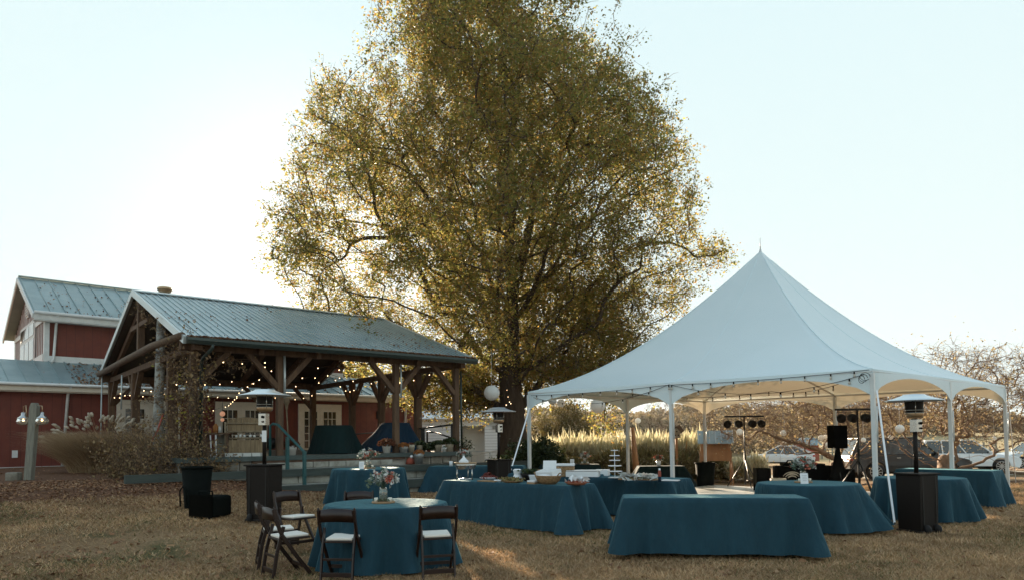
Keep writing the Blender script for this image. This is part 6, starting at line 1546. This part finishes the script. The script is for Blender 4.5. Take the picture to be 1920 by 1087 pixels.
    for s in (-1, 1):
        MB().box((-hb + .06, s * W_ * .38, belt * .84), (.14, W_ * .17, .12)).build('tail_light', 'tail_red', t, bevel=.02)
        MB().box((hb - .10, s * W_ * .36, hood * .74), (.16, W_ * .16, .10)).build('headlight', 'glass_jar', t, bevel=.02)
        MB().box((hb * .38, s * W_ * .53, belt + .05), (.12, .16, .12)).build('mirror', paint, t, bevel=.02)
        tm = MB().box2((-hb * .62, s * (W_ / 2 + .001), zb + .02), (hb * .6, s * (W_ / 2 + .012), zb + .09)).build('sill', 'black_plastic', t)
        for q_ in (-.18, .16): MB().box((hb * q_ - .1, s * (W_ / 2 + .004), belt * .88), (.16, .02, .025)).build('handle', paint if paint != 'car_dark' else 'steel', t)
        MB().box2((hb * -.02, s * (W_ / 2 - .006), zb + .12), (hb * -.02 + .008, s * (W_ / 2 + .002), belt * .97)).build('door_gap', 'black_plastic', t)
    MB().box((-hb + .005, 0, belt * .62), (.03, .5, .13)).build('number_plate', 'pot_white', t)
    MB().box((-hb + .03, 0, zb + .12), (.08, W_ * .7, .14)).build('bumper', 'black_plastic', t, bevel=.02)
    return t
car('white hatchback seen from the rear, parked in the distance left of the loudspeaker', 1462, 48, R(180 - 24), 4.4, 1.8, 1.42, 'car_white', 'hatch')
car('dark brown sport utility car parked behind the near tent corner pole', 1688, 30.0, R(-4), 4.95, 1.95, 1.78, 'car_dark', 'suv')
car('white sport utility car whose front half shows past the right apple tree', 1802, 36.5, R(-10), 4.85, 1.9, 1.70, 'car_white', 'suv')
car('silver sport utility car cut by the right edge behind the last tent pole', 1950, 38.5, R(174), 4.6, 1.85, 1.66, 'car_silver', 'suv')

# ------------------------------------------------------------------ white outbuilding behind
ob = at(790, 822, 44); oz = g(ob.x, 44); out = thing('white_outbuilding', 'white clapboard outbuilding with a pale metal roof and recessed porch behind the tree', 'building', (at(775, 822, 44).x, 44, oz), R(-2))
so_ = 44 / F_PX; wl = (955 - 775) * so_; ze = 1.55 + (823 - 783) * so_ - oz; zr_ = 1.55 + (823 - 748) * so_ - oz
MB().box2((-3, .8, -.3), (wl, 6, ze)).build('back_wall', 'outb_wall', out)
MB().box2((-3, -.1, ze - .02), (wl + .1, .8, ze + .0)).build('soffit', 'outb_dark', out)
w0, w1 = (866 - 775) * so_, (909 - 775) * so_
MB().box2((w1, -.05, -.3), (wl, .8, ze - .02)).box2((-3, -.05, -.3), (w0, .12, ze - .5)).box2((-3, -.05, ze - .5), (wl, .1, ze - .02)).build('front_wall', 'outb_wall', out)
MB().box2((w0, .76, -.3), (w1, .79, ze - .4)).build('recess', 'outb_dark', out)
MB().poly([(-3, -.3, ze), (-3, 3.4, zr_ + .2), (-3, 7, ze), (-3, 7, ze - .06), (-3, 3.4, zr_ + .13), (-3, -.3, ze - .06)], (wl + 3.3, 0, 0)).build('roof', 'outb_roof', out)
for px in (811, 820): x = (px - 775) * so_; MB().box2((x - .06, -.02, -.3), (x + .06, .1, ze - .3)).build('shutter', 'oak_new', out)
MB().box2((w1 + .5, -.12, ze - .7), (w1 + .7, -.05, ze - .5)).build('wall_lamp', 'galv', out)
rw = thing('ramp_railing', 'white picket railing of the ramp before the outbuilding', 'railing', (at(880, 822, 38).x, 38, g(at(880, 822, 38).x, 38)))
s38 = 38 / F_PX; L0 = (934 - 880) * s38
for z in (.12, .95): MB().bar((0, 0, z - .25), (L0, -.5, z + .12 - .1), .05, .06).build('rail', 'white_trim', rw)
for k in range(22): x = L0 * k / 21; MB().bar((x, -.5 * k / 21, -.2), (x, -.5 * k / 21, .72 + .25 * k / 21), .03, .03).build('picket', 'white_trim', rw)
hr2 = thing('pipe_rail', 'thin grey pipe handrail before the white outbuilding', 'railing', (at(884, 822, 34).x, 34, g(at(884, 822, 34).x, 34)))
MB().tube([(0, 0, 0), (0, 0, 1.0), (.9, 0, .95), (.92, 0, 0)], .02, 6).build('rail', 'galv', hr2)
# ------------------------------------------------------------------ far field: fences, shed
def far_fence(px0, px1, Y, h, n_, label, name='field_fence'):
    a = at(px0, 822, Y); b_ = at(px1, 822, Y); t = thing(name, label, 'fence', (a.x, Y, g(a.x, Y)), group='field fences'); L0 = b_.x - a.x
    for k in range(n_): x = L0 * k / (n_ - 1); z = g(a.x + x, Y) - g(a.x, Y); MB().box((x, 0, z + h / 2), (.14, .14, h)).build('fence_post', 'fence_grey', t)
    for q_ in (.3, .55, .8): MB().bar((0, 0, h * q_), (L0, 0, h * q_ + g(b_.x, Y) - g(a.x, Y)), .04, .10).build('rail', 'fence_grey', t)
far_fence(1832, 1866, 62, 1.6, 4, 'grey board gate in the straw field above the white car'); far_fence(1480, 1620, 72, 1.2, 8, 'thin grey rail fence across the straw field'); far_fence(1868, 1990, 66, 1.1, 7, 'post and rail fence running out of the right edge')
q_ = at(1512, 832, 66); sh = thing('red_shed', 'small red shed with a grey roof beyond the white hatchback', 'shed', (q_.x, 66, g(q_.x, 66)), R(5))
MB().box((0, 0, .8), (1.6, 1.6, 1.6)).build('wall', 'shed_red', sh); MB().poly([(-1.0, -1.0, 1.55), (-1.0, 0, 2.2), (-1.0, 1.0, 1.55), (-1.0, 1.0, 1.5), (-1.0, 0, 2.1), (-1.0, -1.0, 1.5)], (2.0, 0, 0)).build('roof', 'barn_roof', sh)
# ------------------------------------------------------------------ haze
hz = MB().box2((-560, -60, -4), (560, 640, 27)).build('haze', 'white_trim'); hz['kind'] = 'stuff'; hz['label'] = 'thin pale evening haze'
hm_ = bpy.data.materials.new('haze'); hm_.use_nodes = True; n_ = hm_.node_tree; n_.nodes.clear()
ou = n_.nodes.new('ShaderNodeOutputMaterial'); pv = n_.nodes.new('ShaderNodeVolumePrincipled'); pv.inputs['Density'].default_value = .00015
pv.inputs['Color'].default_value = (.95, .95, .92, 1); pv.inputs['Anisotropy'].default_value = .45
n_.links.new(pv.outputs[0], ou.inputs['Volume']); hz.data.materials.clear(); hz.data.materials.append(hm_)
